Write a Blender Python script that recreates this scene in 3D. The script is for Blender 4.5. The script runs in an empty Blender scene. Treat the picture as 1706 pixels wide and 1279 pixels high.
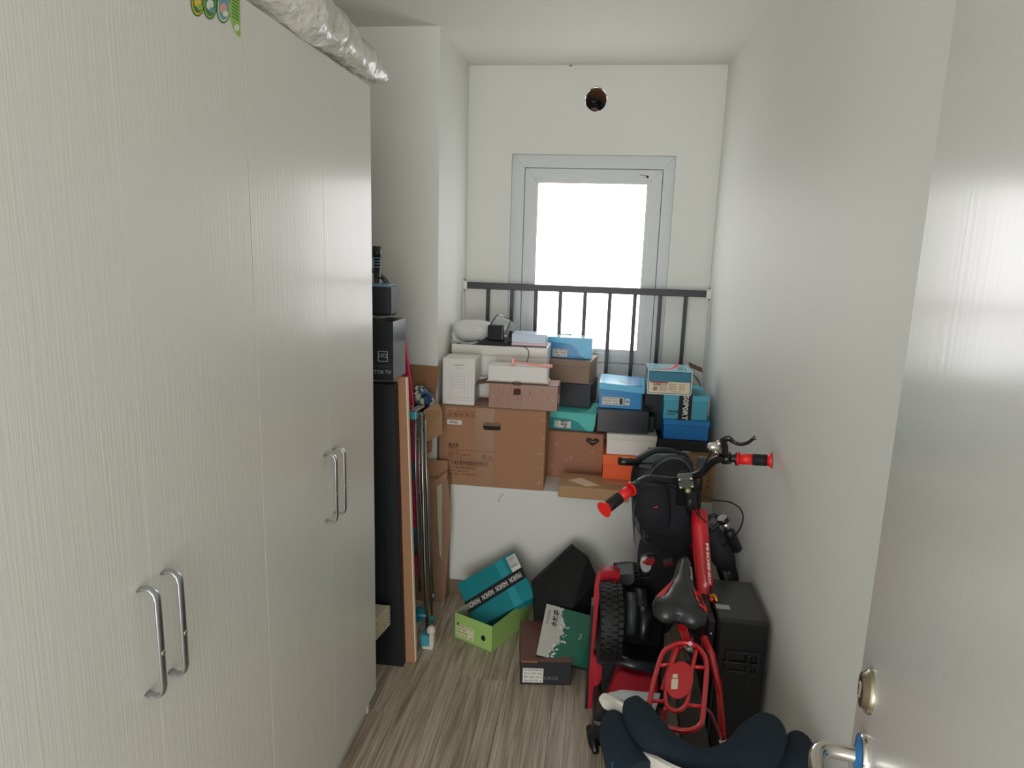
import bpy, bmesh, math, random
from mathutils import Vector, Matrix, Euler, noise
from mathutils.geometry import tessellate_polygon
random.seed(4)
PI = math.pi
S = bpy.context.scene
COL = S.collection
# ------------------------------------------------------------------ camera
FPX, PITCH, YAW, ROLL, CH = 1147.0, -0.19558, 0.12797, -0.02994, 1.70
R3 = (Matrix.Rotation(YAW, 3, 'Z') @ Matrix.Rotation(PITCH, 3, 'X') @ Matrix.Rotation(ROLL, 3, 'Y'))
cam_d = bpy.data.cameras.new('camera'); cam = bpy.data.objects.new('camera', cam_d); COL.objects.link(cam)
cam_d.sensor_fit = 'HORIZONTAL'; cam_d.sensor_width = 36.0; cam_d.lens = FPX / 1706 * 36; cam_d.clip_start = .02
cam.matrix_world = Matrix.Translation((0, 0, CH)) @ (R3 @ Matrix.Rotation(PI/2, 3, 'X')).to_4x4()
S.camera = cam
def at(u, v, X=None, Y=None, Z=None):
    """the point of the room seen at photo pixel (u, v) on the plane X=, Y= or Z="""
    d = R3 @ Vector(((u-853)/FPX, 1, -(v-639.5)/FPX))
    t = Y/d.y if Y is not None else X/d.x if X is not None else (Z-CH)/d.z
    return Vector((d.x*t, d.y*t, CH+d.z*t))
# ------------------------------------------------------------------ light
S.view_settings.view_transform = 'Standard'; S.view_settings.look = 'None'
S.view_settings.gamma = 1; S.view_settings.use_curve_mapping = False; S.view_settings.exposure = 0.54
W = bpy.data.worlds.new('world'); S.world = W; W.use_nodes = True
W.node_tree.nodes['Background'].inputs[0].default_value = (.93, .96, 1.0, 1); W.node_tree.nodes['Background'].inputs[1].default_value = 1.12
def area(name, loc, rot, sx, sy, e, c):
    l = bpy.data.lights.new(name, 'AREA'); l.shape = 'RECTANGLE'; l.size = sx; l.size_y = sy; l.energy = e; l.color = c
    o = bpy.data.objects.new(name, l); COL.objects.link(o); o.location = loc; o.rotation_euler = rot; return o
area('behind_camera_fill', (-.3, -3.0, 1.2), (math.radians(90), 0, math.radians(-2)), 2.6, 2.3, 78, (1.0, .98, .96))  # unseen fill lamp added behind the camera to brighten the room
PANE_EMIT = 3.0
# ------------------------------------------------------------------ materials
def rgb(r, g, b):
    f = lambda c: (c/255/12.92) if c/255 <= .04045 else ((c/255+.055)/1.055)**2.4
    return (f(r), f(g), f(b), 1)
_m = {}
def mat(name, col, rough=.6, metal=0, noise_amt=.06, nscale=8, bump=0, bscale=60, stretch=None, coat=0, spec=.5, emit=0, alpha=1, trans=0, sheen=0):
    if name in _m: return _m[name]
    m = bpy.data.materials.new(name); m.use_nodes = True; nt = m.node_tree; N = nt.nodes; L = nt.links
    b = N['Principled BSDF']
    b.inputs['Roughness'].default_value = rough; b.inputs['Metallic'].default_value = metal
    b.inputs['Coat Weight'].default_value = coat; b.inputs['Specular IOR Level'].default_value = spec
    b.inputs['Coat Roughness'].default_value = .12
    b.inputs['Alpha'].default_value = alpha; b.inputs['Transmission Weight'].default_value = trans
    b.inputs['Sheen Weight'].default_value = sheen
    tc = N.new('ShaderNodeTexCoord'); mp = N.new('ShaderNodeMapping'); L.new(tc.outputs['Object'], mp.inputs[0])
    if stretch: mp.inputs['Scale'].default_value = stretch
    nz = N.new('ShaderNodeTexNoise'); nz.inputs['Scale'].default_value = nscale; nz.inputs['Detail'].default_value = 5
    L.new(mp.outputs[0], nz.inputs['Vector'])
    mx = N.new('ShaderNodeMix'); mx.data_type = 'RGBA'
    c = col if len(col) == 4 else rgb(*col)
    mx.inputs['A'].default_value = tuple(max(0, x*(1-noise_amt)) for x in c[:3])+(1,)
    mx.inputs['B'].default_value = tuple(min(1, x*(1+noise_amt)) for x in c[:3])+(1,)
    L.new(nz.outputs[0], mx.inputs['Factor']); L.new(mx.outputs['Result'], b.inputs['Base Color'])
    if emit:
        L.new(mx.outputs['Result'], b.inputs['Emission Color']); b.inputs['Emission Strength'].default_value = emit
    if bump:
        n2 = N.new('ShaderNodeTexNoise'); n2.inputs['Scale'].default_value = bscale; n2.inputs['Detail'].default_value = 4
        L.new(mp.outputs[0], n2.inputs['Vector'])
        bp = N.new('ShaderNodeBump'); bp.inputs['Strength'].default_value = bump; bp.inputs['Distance'].default_value = .002
        L.new(n2.outputs[0], bp.inputs['Height']); L.new(bp.outputs[0], b.inputs['Normal'])
    _m[name] = m; return m
WALL = mat('white_wall_paint', (222, 223, 216), .55, noise_amt=.012, nscale=3, bump=.12, bscale=25)
CEIL = mat('ceiling_paint', (226, 225, 216), .7, noise_amt=.01, nscale=3, bump=.05)
WARD = mat('wardrobe_laminate', (216, 214, 204), .30, noise_amt=.015, nscale=14, bump=.30, bscale=190, stretch=(1, 1, .03), coat=.15)
DOORM = mat('door_gloss_paint', (198, 198, 192), .24, noise_amt=.01, nscale=4, bump=.10, bscale=90, stretch=(1, 1, .06), coat=.08)
PVC = mat('window_pvc', (206, 211, 210), .35, noise_amt=.015)
ALU = mat('brushed_aluminium', (190, 192, 196), .3, 1, .05, 30)
CHROME = mat('chrome', (205, 200, 190), .15, 1, .05, 10)
STEEL = mat('stainless_steel', (150, 148, 144), .28, 1, .06, 20)
BLACKMETAL = mat('black_painted_metal', (18, 20, 25), .4, noise_amt=.1)
CARD = mat('brown_cardboard', (168, 124, 92), .8, noise_amt=.07, nscale=9, bump=.25, bscale=40, stretch=(1, 1, 6))
CARD2 = mat('pale_cardboard', (178, 140, 103), .8, noise_amt=.07, nscale=7, bump=.25, bscale=40, stretch=(6, 1, 1))
CARD3 = mat('grey_brown_cardboard', (150, 118, 92), .8, noise_amt=.06, nscale=9, bump=.2, bscale=40, stretch=(1, 1, 6))
CARDIN = mat('cardboard_inside', (128, 104, 84), .85, noise_amt=.05)
TAPE = mat('clear_packing_tape', (176, 136, 100), .18, noise_amt=.06, nscale=20, coat=.6)
PAPERW = mat('white_paper', (222, 220, 212), .6, noise_amt=.02)
CREAM = mat('cream_paper', (226, 208, 178), .6, noise_amt=.02)
INK = mat('black_ink', (27, 24, 24), .7, noise_amt=.05)
BINK = mat('brown_ink', (84, 50, 38), .8, noise_amt=.1)
GREYINK = mat('grey_ink', (150, 148, 142), .7)
WHITEBOX = mat('white_carton', (228, 226, 220), .5, noise_amt=.02, bump=.05)
WPLAST = mat('white_plastic', (222, 218, 208), .35, noise_amt=.02, coat=.2)
BLK = mat('matte_black_card', (21, 23, 27), .6, noise_amt=.12)
NAVY = mat('navy_card', (27, 34, 46), .5, noise_amt=.1)
CHAR = mat('charcoal_plastic', (34, 35, 38), .45, noise_amt=.1)
RUB = mat('black_rubber', (21, 21, 22), .6, noise_amt=.15, bump=.3, bscale=200)
BPLAST = mat('black_plastic', (17, 18, 20), .35, noise_amt=.1, coat=.2)
RED = mat('red_gloss_paint', (200, 28, 38), .25, noise_amt=.04, coat=.6)
REDP = mat('red_plastic', (172, 26, 44), .3, noise_amt=.06, coat=.4)
REDGRIP = mat('red_grip_rubber', (222, 34, 30), .45, noise_amt=.05)
FAB = mat('black_bag_fabric', (21, 22, 28), .85, noise_amt=.2, nscale=60, bump=.4, bscale=300)
NAVYFAB = mat('navy_seat_fabric', (27, 40, 50), .85, noise_amt=.06, nscale=60, bump=.25, bscale=300, spec=.25)
GLOSSB = mat('glossy_black_vinyl', (50, 62, 68), .25, noise_amt=.1, coat=.5)
BLUE = mat('azure_card', (4, 132, 196), .4, noise_amt=.04, coat=.2)
LBLUE = mat('light_blue_card', (70, 182, 224), .4, noise_amt=.04, coat=.2)
CYAN = mat('cyan_card', (62, 160, 184), .45, noise_amt=.04)
TEAL = mat('teal_card', (18, 132, 140), .5, noise_amt=.04)
TEALD = mat('deep_teal_card', (16, 146, 148), .5, noise_amt=.04)
MINT = mat('mint_card', (84, 202, 194), .5, noise_amt=.04)
BAND = mat('strap_black', (20, 21, 24), .7)
GREEN = mat('apple_green_card', (158, 196, 110), .5, noise_amt=.05)
ORANGE = mat('orange_card', (238, 92, 24), .45, noise_amt=.04)
DGREEN = mat('forest_green_gloss_card', (22, 98, 76), .25, noise_amt=.08, coat=.4)
PINK = mat('pink_plastic', (240, 164, 150), .35, coat=.3)
MAGENTA = mat('pink_cloth', (206, 40, 88), .8, noise_amt=.1)
TEALP = mat('teal_plastic', (70, 160, 174), .35, coat=.3)
GOLD = mat('gold_anodised', (214, 160, 70), .3, 1)
PALEBLUE = mat('pale_lilac_card', (190, 204, 226), .4, coat=.2)
GLASSC = mat('clear_acrylic', (200, 205, 205), .1, noise_amt=.02, alpha=.45, coat=.8)

def plastic_film(name, col, rough=.22, op=.5):
    m = bpy.data.materials.new(name); m.use_nodes = True; nt = m.node_tree; N = nt.nodes; L = nt.links
    b = N['Principled BSDF']; b.inputs['Base Color'].default_value = rgb(*col); b.inputs['Roughness'].default_value = rough
    b.inputs['Coat Weight'].default_value = .8; b.inputs['Coat Roughness'].default_value = .1
    tc = N.new('ShaderNodeTexCoord'); nz = N.new('ShaderNodeTexNoise'); nz.inputs['Scale'].default_value = 28; nz.inputs['Detail'].default_value = 3; nz.inputs['Distortion'].default_value = 1.2
    L.new(tc.outputs['Object'], nz.inputs['Vector'])
    bp = N.new('ShaderNodeBump'); bp.inputs['Strength'].default_value = .9; bp.inputs['Distance'].default_value = .012
    L.new(nz.outputs[0], bp.inputs['Height']); L.new(bp.outputs[0], b.inputs['Normal'])
    tr = N.new('ShaderNodeBsdfTransparent'); mx = N.new('ShaderNodeMixShader'); mx.inputs[0].default_value = op
    L.new(tr.outputs[0], mx.inputs[1]); L.new(b.outputs[0], mx.inputs[2]); L.new(mx.outputs[0], N['Material Output'].inputs[0])
    return m
FILM = plastic_film('cloudy_plastic_film', (226, 224, 212), .3, .80)
FILM2 = plastic_film('thin_plastic_bag', (222, 230, 230), .2, .3)

def wood_floor():
    m = bpy.data.materials.new('grey_oak_laminate'); m.use_nodes = True; nt = m.node_tree; N = nt.nodes; L = nt.links
    b = N['Principled BSDF']; b.inputs['Roughness'].default_value = .38
    tc = N.new('ShaderNodeTexCoord'); oi = N.new('ShaderNodeObjectInfo'); ad = N.new('ShaderNodeVectorMath'); ad.operation = 'MULTIPLY_ADD'
    L.new(oi.outputs['Random'], ad.inputs[0]); ad.inputs[1].default_value = (7, 13, 5); L.new(tc.outputs['Object'], ad.inputs[2])
    mp = N.new('ShaderNodeMapping'); mp.inputs['Scale'].default_value = (26, 1.5, 8); L.new(ad.outputs[0], mp.inputs[0])
    nz = N.new('ShaderNodeTexNoise'); nz.inputs['Scale'].default_value = 1.2; nz.inputs['Detail'].default_value = 7; nz.inputs['Roughness'].default_value = .62; nz.inputs['Distortion'].default_value = .9
    L.new(mp.outputs[0], nz.inputs['Vector'])
    cr = N.new('ShaderNodeValToRGB'); e = cr.color_ramp.elements
    e[0].position = .34; e[0].color = rgb(152, 138, 118); e[1].position = .66; e[1].color = rgb(206, 192, 170)
    L.new(nz.outputs[0], cr.inputs[0])
    mp2 = N.new('ShaderNodeMapping'); mp2.inputs['Scale'].default_value = (120, 2.5, 8); L.new(ad.outputs[0], mp2.inputs[0])
    n2 = N.new('ShaderNodeTexNoise'); n2.inputs['Scale'].default_value = 1.5; n2.inputs['Detail'].default_value = 3; L.new(mp2.outputs[0], n2.inputs['Vector'])
    mx = N.new('ShaderNodeMix'); mx.data_type = 'RGBA'; mx.blend_type = 'MULTIPLY'; mx.inputs['Factor'].default_value = .7
    r2 = N.new('ShaderNodeValToRGB'); r2.color_ramp.elements[0].position = .36; r2.color_ramp.elements[0].color = (.5, .47, .44, 1); r2.color_ramp.elements[1].position = .56
    L.new(n2.outputs[0], r2.inputs[0]); L.new(cr.outputs[0], mx.inputs['A']); L.new(r2.outputs[0], mx.inputs['B']); L.new(mx.outputs['Result'], b.inputs['Base Color'])
    bp = N.new('ShaderNodeBump'); bp.inputs['Strength'].default_value = .25; bp.inputs['Distance'].default_value = .001
    L.new(n2.outputs[0], bp.inputs['Height']); L.new(bp.outputs[0], b.inputs['Normal'])
    return m
FLOORM = wood_floor()
# ------------------------------------------------------------------ geometry helpers
class MB:
    def __init__(s): s.bm = bmesh.new(); s.mi = 0
    def _tag(s, fs):
        for f in fs: f.material_index = s.mi
        return s
    def quad(s, *p):
        v = [s.bm.verts.new(q) for q in p]; s._tag([s.bm.faces.new(v)]); return s
    def box(s, a, b, bev=0, M=None, seg=1):
        t = bmesh.new(); bmesh.ops.create_cube(t, size=1)
        for v in t.verts:
            v.co = Vector([(a[i]+b[i])/2 + v.co[i]*(b[i]-a[i]) for i in range(3)])
        if bev: bmesh.ops.bevel(t, geom=t.edges[:], offset=bev, segments=seg, affect='EDGES', profile=.6)
        return s.add(t, M)
    def add(s, t, M=None):
        if M is not None: bmesh.ops.transform(t, matrix=M, verts=t.verts)
        vm = {v: s.bm.verts.new(v.co) for v in t.verts}
        for f in t.faces:
            try:
                nf = s.bm.faces.new([vm[v] for v in f.verts]); nf.material_index = s.mi; nf.smooth = f.smooth
            except ValueError: pass
        t.free(); return s
    def hexa(s, p, bev=0):
        """eight corners: four of the bottom ring, four of the top ring"""
        t = bmesh.new(); v = [t.verts.new(q) for q in p]
        for f in ((3, 2, 1, 0), (4, 5, 6, 7), (0, 1, 5, 4), (1, 2, 6, 5), (2, 3, 7, 6), (3, 0, 4, 7)): t.faces.new([v[i] for i in f])
        bmesh.ops.recalc_face_normals(t, faces=t.faces)
        if bev: bmesh.ops.bevel(t, geom=t.edges[:], offset=bev, segments=1, affect='EDGES')
        return s.add(t)
    def prism(s, pts, ext, bev=0):
        """closed outline (3-D points) pushed along ext"""
        t = bmesh.new(); e = Vector(ext)
        a = [t.verts.new(p) for p in pts]; b = [t.verts.new(Vector(p)+e) for p in pts]; n = len(pts)
        t.faces.new(a); t.faces.new(b[::-1])
        for i in range(n): t.faces.new((a[i], b[i], b[(i+1) % n], a[(i+1) % n]))
        bmesh.ops.recalc_face_normals(t, faces=t.faces)
        if bev: bmesh.ops.bevel(t, geom=t.edges[:], offset=bev, segments=2, affect='EDGES')
        return s.add(t)
    def tube(s, path, r, n=10, closed=False, cap=True, flat=1.0, smooth=True, up=(0, 0, 1)):
        """round bar along path; r a number or one per point; flat squeezes it across 'up'"""
        P = [Vector(p) for p in path]; m = len(P); rr = r if hasattr(r, '__len__') else [r]*m
        rings = []; t = bmesh.new(); prev = None
        for i in range(m):
            if closed: d = P[(i+1) % m]-P[(i-1) % m]
            else: d = P[min(i+1, m-1)]-P[max(i-1, 0)]
            d.normalize()
            if prev is None:
                u = Vector(up); u = u - d*u.dot(d)
                if u.length < .1: u = Vector((1, 0, 0)) - d*d.x
            else: u = prev - d*prev.dot(d)
            u.normalize(); prev = u; w = d.cross(u)
            rings.append([t.verts.new(P[i]+(u*math.cos(2*PI*k/n)*flat + w*math.sin(2*PI*k/n))*rr[i]) for k in range(n)])
        for i in range(m if closed else m-1):
            A, B = rings[i], rings[(i+1) % m]
            for k in range(n):
                f = t.faces.new((A[k], A[(k+1) % n], B[(k+1) % n], B[k])); f.smooth = smooth
        if cap and not closed: t.faces.new(rings[0][::-1]); t.faces.new(rings[-1])
        bmesh.ops.recalc_face_normals(t, faces=t.faces)
        return s.add(t)
    def lathe(s, prof, M=None, n=24, smooth=True):
        """profile (radius, z) turned round z"""
        t = bmesh.new(); R = []
        for r, z in prof:
            R.append([t.verts.new((r*math.cos(2*PI*k/n), r*math.sin(2*PI*k/n), z)) for k in range(n)] if r > 1e-6 else [t.verts.new((0, 0, z))])
        for A, B in zip(R, R[1:]):
            for k in range(n):
                q = [A[k % len(A)], A[(k+1) % len(A)], B[(k+1) % len(B)], B[k % len(B)]]
                u = []
                for v in q:
                    if v not in u: u.append(v)
                if len(u) > 2:
                    f = t.faces.new(u); f.smooth = smooth
        bmesh.ops.recalc_face_normals(t, faces=t.faces)
        return s.add(t, M)
    def ball(s, c, r, n=16, sc=(1, 1, 1), M=None):
        t = bmesh.new(); bmesh.ops.create_uvsphere(t, u_segments=n, v_segments=n//2+1, radius=r)
        for f in t.faces: f.smooth = True
        for v in t.verts: v.co = Vector((v.co.x*sc[0]+c[0], v.co.y*sc[1]+c[1], v.co.z*sc[2]+c[2]))
        return s.add(t, M)
    def build(s, name, mats, parent=None, M=None):
        me = bpy.data.meshes.new(name); s.bm.to_mesh(me); s.bm.free()
        o = bpy.data.objects.new(name, me); COL.objects.link(o)
        for m in (mats if isinstance(mats, (list, tuple)) else [mats]): me.materials.append(m)
        if M is not None: o.matrix_local = M
        if parent is not None: o.parent = parent
        if name in ('print_marks', 'torn_tape_strand', 'handling_marks', 'line_print', 'mountain_print', 'trim_dash', 'flower_print'): o['kind'] = 'stuff'
        return o
def smoothpath(P, k=6, closed=False):
    P = [Vector(p) for p in P]; n = len(P); out = []
    for i in range(n if closed else n-1):
        g = (lambda j: P[j % n]) if closed else (lambda j: P[max(0, min(n-1, j))])
        a, b, c, d = g(i-1), g(i), g(i+1), g(i+2)
        for q in range(k):
            t = q/k
            out.append(.5*((2*b)+(c-a)*t+(2*a-5*b+4*c-d)*t*t+(3*b-a-3*c+d)*t**3))
    if not closed: out.append(P[-1])
    return out
def lerpr(r, k=6):
    o = []
    for a, b in zip(r, r[1:]): o += [a+(b-a)*q/k for q in range(k)]
    return o+[r[-1]]
def tag(o, label=None, cat=None, group=None, kind=None):
    for k, v in (('label', label), ('category', cat), ('group', group), ('kind', kind)):
        if v: o[k] = v
    return o
def thing(name, label, cat, loc=(0, 0, 0), yaw=0, group=None, M=None):
    o = bpy.data.objects.new(name, None); COL.objects.link(o); o.empty_display_size = .05
    if M is not None: o.matrix_world = M
    else: o.location = loc; o.rotation_euler = (0, 0, yaw)
    return tag(o, label, cat, group)
def text(s, size, loc, face, m, parent, name='print', width=None, rot=0, bold=0, align='LEFT', ang=None, spacing=1):
    """flat lettering; face: 'front' (-Y), 'top' (+Z), 'right' (+X), or a 4x4 frame"""
    c = bpy.data.curves.new(name, 'FONT'); c.body = s; c.size = size; c.align_x = align; c.align_y = 'CENTER'; c.offset = bold; c.space_character = spacing; c.resolution_u = 2
    o = bpy.data.objects.new(name, c); COL.objects.link(o); bpy.context.view_layer.update()
    dg = bpy.context.evaluated_depsgraph_get(); me = bpy.data.meshes.new_from_object(o.evaluated_get(dg)); COL.objects.unlink(o); bpy.data.objects.remove(o)
    me.name = name; me.materials.clear(); me.materials.append(m)
    if width:
        xs = [v.co.x for v in me.vertices]
        if xs:
            k = width/max(1e-4, max(xs)-min(xs))
            for v in me.vertices: v.co.x *= k
    B = {'front': Matrix.Rotation(PI/2, 4, 'X'), 'top': Matrix.Identity(4), 'right': Matrix.Rotation(PI/2, 4, 'Z') @ Matrix.Rotation(PI/2, 4, 'X')}.get(face, face) if isinstance(face, str) else face
    t = bpy.data.objects.new(name, me); COL.objects.link(t)
    t.matrix_local = Matrix.Translation(loc) @ B @ Matrix.Rotation(rot, 4, 'Z'); t.parent = parent
    return t
def wob(o, amp, sc, seed=0):
    for v in o.data.vertices:
        q = v.co*sc+Vector((seed, seed*2, 0))
        v.co += Vector((noise.noise(q), noise.noise(q+Vector((9, 0, 0))), noise.noise(q+Vector((0, 9, 0)))))*amp
# ------------------------------------------------------------------ the setting
F, B, XL, XR, ZC, SILL = 3.117, 3.765, -.757, .55, 2.621, .567
def struct(mb, name, m): return tag(mb.build(name, m), kind='structure')
fl = struct(MB().box((-1.45, -1.2, -.06), (XR+.1, F+.05, -.012)), 'floor', mat('subfloor', (90, 82, 72)))
pm = {}
for i in range(11):
    x0 = -1.44+i*.19; off = (i*.47) % 1.2
    y = -1.2-off
    while y < F:
        a, b = max(y, -1.2), min(y+1.2, F+.02)
        x1 = min(x0+.189, XR+.06)
        if b-a > .05 and x1 > x0:
            key = (round(b-a, 3), round(x1-x0, 3))
            if key not in pm:
                t = MB().box((0, 0, -.012), (x1-x0, b-a-.001, 0), .0008); o = t.build('plank', FLOORM, fl); pm[key] = o.data
            else:
                o = bpy.data.objects.new('plank', pm[key]); COL.objects.link(o); o.parent = fl
            o.location = (x0, a, 0)
        y += 1.2
# back wall with the window opening and a round pipe hole
WX0, WX1, WZ0, WZ1 = at(853, 256, Y=B).x, at(1127, 258, Y=B).x, 1.03, at(853, 256, Y=B).z
hc = at(993, 165, Y=B); HR = .056
def ringpts(cx, cz, r, y, n=28): return [Vector((cx+r*math.cos(2*PI*k/n), y, cz+r*math.sin(2*PI*k/n)*1.08)) for k in range(n)]
outer = [Vector(p) for p in ((XL, B, SILL-.05), (XR+.02, B, SILL-.05), (XR+.02, B, ZC), (XL, B, ZC))]
winh = [Vector(p) for p in ((WX0, B, WZ0), (WX0, B, WZ1), (WX1, B, WZ1), (WX1, B, WZ0))]
hole = ringpts(hc.x, hc.z, HR, B)
for k, p in enumerate(hole): p += Vector((math.sin(k*2.3), 0, math.cos(k*1.7)))*.0025
w = MB(); allp = outer+winh+hole
vs = [w.bm.verts.new(p) for p in allp]
for tri in tessellate_polygon([outer, winh, hole]):
    try: w.bm.faces.new([vs[i] for i in tri])
    except ValueError: pass
RD = .045
for ring, d in ((winh, RD), (hole, .02)):
    n = len(ring)
    for k in range(n): w.quad(ring[k], ring[(k+1) % n], ring[(k+1) % n]+Vector((0, d, 0)), ring[k]+Vector((0, d, 0)))
wb = struct(w, 'wall_back', WALL)
p = MB()
for k in range(28):
    a = ringpts(hc.x, hc.z, HR*.97, B+.018); q = ringpts(hc.x-.004, hc.z-.012, HR*.93, B+.16)
    p.quad(a[k], a[(k+1) % 28], q[(k+1) % 28], q[k])
p.build('pipe_sleeve', mat('raw_clay_hole', (150, 104, 70), .9, noise_amt=.3, nscale=30), wb)
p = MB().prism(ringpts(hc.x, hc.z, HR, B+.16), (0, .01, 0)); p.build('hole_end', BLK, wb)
p = MB(); p.tube([at(983, 168, Y=B+.05), at(1000, 172, Y=B+.07)], .012); p.tube([at(984, 178, Y=B+.05), at(1002, 182, Y=B+.05)], .008); p.build('cut_pipe', BLACKMETAL, wb)
p = MB(); p.tube([at(985, 180, Y=B+.04), at(998, 184, Y=B+.04)], .003); p.tube([at(987, 184, Y=B+.04), at(996, 187, Y=B+.04)], .0025); p.build('brick_crumb', mat('brick_crumb', (176, 128, 116), .9), wb)
d = at(951, 109.5, Y=B); MB().box((d.x-.006, B-.002, d.z-.002), (d.x+.006, B+.001, d.z+.002)).build('nail', BLK, wb)
struct(MB().quad((XR, .0, 0), (XR, B+.02, 0), (XR, B+.02, ZC), (XR, .0, ZC)), 'wall_right', WALL)
struct(MB().box((-1.45, F, 0), (XL, B+.05, ZC), .0), 'wall_left', WALL)
struct(MB().quad((-1.40, .0, 0), (-1.40, F, 0), (-1.40, F, ZC), (-1.40, .0, ZC)), 'wall_side', WALL)
struct(MB().box((-1.45, -1.2, ZC), (XR+.05, B+.02, ZC+.05)), 'ceiling', CEIL)
led = struct(MB().box((XL, F, 0), (XR, B+.02, SILL), .002), 'wall_ledge', WALL)
p = MB(); c = at(836, 826, Y=F); 
for du, dv in ((0, 0), (3, -3), (-2, 4), (-3, 7)): q = at(834+du, 827+dv, Y=F); p.box((q.x-.003, F-.0015, q.z-.003), (q.x+.003, F+.001, q.z+.003))
p.build('scuff', GREYINK, led)
BBM = mat('baseboard_wood', (128, 112, 94), .5, noise_amt=.15, nscale=10, stretch=(2, 2, 12))
struct(MB().box((XL-.6, F-.012, 0), (XR, F, .072), .002), 'baseboard_back', BBM)
# ---- window
win = thing('window_1', None, None, ((WX0+WX1)/2, B, WZ0)); win['kind'] = 'structure'
ox = (WX0+WX1)/2
SX0, SX1, SZ0, SZ1 = at(876, 281, Y=B+.03).x-ox, at(1104.4, 283, Y=B+.03).x-ox, at(1060, 605.5, Y=B+.03).z-WZ0, at(990, 282, Y=B+.03).z-WZ0
GX0, GX1, GZ0, GZ1 = at(897, 306, Y=B+.03).x-ox, at(1078, 308, Y=B+.03).x-ox, at(1020, 582, Y=B+.03).z-WZ0, at(990, 306, Y=B+.03).z-WZ0
def ring(mb, o, i, y0, y1):
    """mitred frame between outer rect o and inner rect i (x0,x1,z0,z1)"""
    oc = [(o[0], o[2]), (o[1], o[2]), (o[1], o[3]), (o[0], o[3])]; ic = [(i[0], i[2]), (i[1], i[2]), (i[1], i[3]), (i[0], i[3])]
    for k in range(4):
        j = (k+1) % 4
        a, b, c, d = oc[k], oc[j], ic[j], ic[k]
        mb.hexa([(a[0], y0, a[1]), (b[0], y0, b[1]), (c[0], y0, c[1]), (d[0], y0, d[1]), (a[0], y1, a[1]), (b[0], y1, b[1]), (c[0], y1, c[1]), (d[0], y1, d[1])], .0012)
    return mb
hw = (WX1-WX0)/2
ring(MB(), (-hw, hw, 0, WZ1-WZ0), (SX0-.003, SX1+.003, SZ0-.003, SZ1+.003), RD-.022, RD+.03).build('window_frame', PVC, win)
MB().box((-hw, RD+.005, 0), (hw, RD+.006, WZ1-WZ0)).build('gasket', BLK, win)
sash = ring(MB(), (SX0, SX1, SZ0, SZ1), (GX0-.02, GX1+.02, GZ0-.02, GZ1+.02), RD-.026, RD+.002).build('sash', PVC, win)
ring(MB(), (GX0-.022, GX1+.022, GZ0-.022, GZ1+.022), (GX0-.003, GX1+.003, GZ0-.003, GZ1+.003), RD-.020, RD+.002).build('glazing_bead', PVC, sash)
ring(MB(), (GX0-.004, GX1+.004, GZ0-.004, GZ1+.004), (GX0, GX1, GZ0, GZ1), RD-.017, RD).build('seal', mat('brown_seal', (168, 136, 112), .6), sash)
pm_ = bpy.data.materials.new('frosted_daylit_glass'); pm_.use_nodes = True
_b = pm_.node_tree.nodes['Principled BSDF']; _n = pm_.node_tree.nodes.new('ShaderNodeTexNoise'); _n.inputs['Scale'].default_value = 2.2; _n.inputs['Detail'].default_value = 1
_r = pm_.node_tree.nodes.new('ShaderNodeValToRGB'); _r.color_ramp.elements[0].color = (.90, .92, .97, 1); _r.color_ramp.elements[1].color = (1.0, .95, .95, 1)
_t = pm_.node_tree.nodes.new('ShaderNodeTexCoord'); pm_.node_tree.links.new(_t.outputs['Object'], _n.inputs['Vector']); pm_.node_tree.links.new(_n.outputs[0], _r.inputs[0])
pm_.node_tree.links.new(_r.outputs[0], _b.inputs['Emission Color']); _b.inputs['Emission Strength'].default_value = PANE_EMIT; _b.inputs['Base Color'].default_value = (.5, .5, .5, 1); _b.inputs['Roughness'].default_value = .6
MB().box((GX0, RD-.010, GZ0), (GX1, RD-.004, GZ1)).build('pane', pm_, sash)
q0, q1 = at(1066, 289, Y=B+.018), at(1082, 296, Y=B+.018)
st = MB().box((q0.x-ox, RD-.0275, q1.z-WZ0), (q1.x-ox, RD-.0262, q0.z-WZ0)).build('sticker', PAPERW, sash); st['label'] = 'small white sticker on the top right of the sash'
p = MB(); p.box((q0.x-ox+.004, RD-.0282, q0.z-WZ0-.010), (q0.x-ox+.010, RD-.0275, q0.z-WZ0-.005)); p.box((q0.x-ox+.034, RD-.0282, q0.z-WZ0-.022), (q0.x-ox+.046, RD-.0275, q0.z-WZ0-.010)); p.box((q0.x-ox+.016, RD-.0282, q0.z-WZ0-.012), (q0.x-ox+.034, RD-.0275, q0.z-WZ0-.009)); p.build('sticker_print', INK, sash)
# ---- railing in front of the window
RY = 3.70
a, b = at(786, 475, Y=RY), at(1180, 490, Y=RY); rz = (a.z+b.z)/2
rail = thing('window_railing', 'black metal guard railing across the alcove in front of the window', 'railing', (XL, RY, SILL))
def L_(v): return Vector(v)-Vector((XL, RY, SILL))
MB().box(L_((XL+.018, RY-.014, rz-.017)), L_((XR-.018, RY+.014, rz+.017)), .002).build('top_rail', BLACKMETAL, rail)
MB().box(L_((XL+.018, RY-.014, SILL+.05)), L_((XR-.018, RY+.014, SILL+.08)), .002).build('bottom_rail', BLACKMETAL, rail)
me = None
x0, x1 = at(813, 500, Y=RY).x, at(1142, 505, Y=RY).x
for k in range(9):
    if me is None: o = MB().box((-.0095, -.0095, .0), (.0095, .0095, rz-SILL-.05-.015), .0015).build('baluster', BLACKMETAL, rail); me = o.data
    else: o = bpy.data.objects.new('baluster', me); COL.objects.link(o); o.parent = rail
    o.location = L_((x0+(x1-x0)*k/8, RY, SILL+.06))
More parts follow.
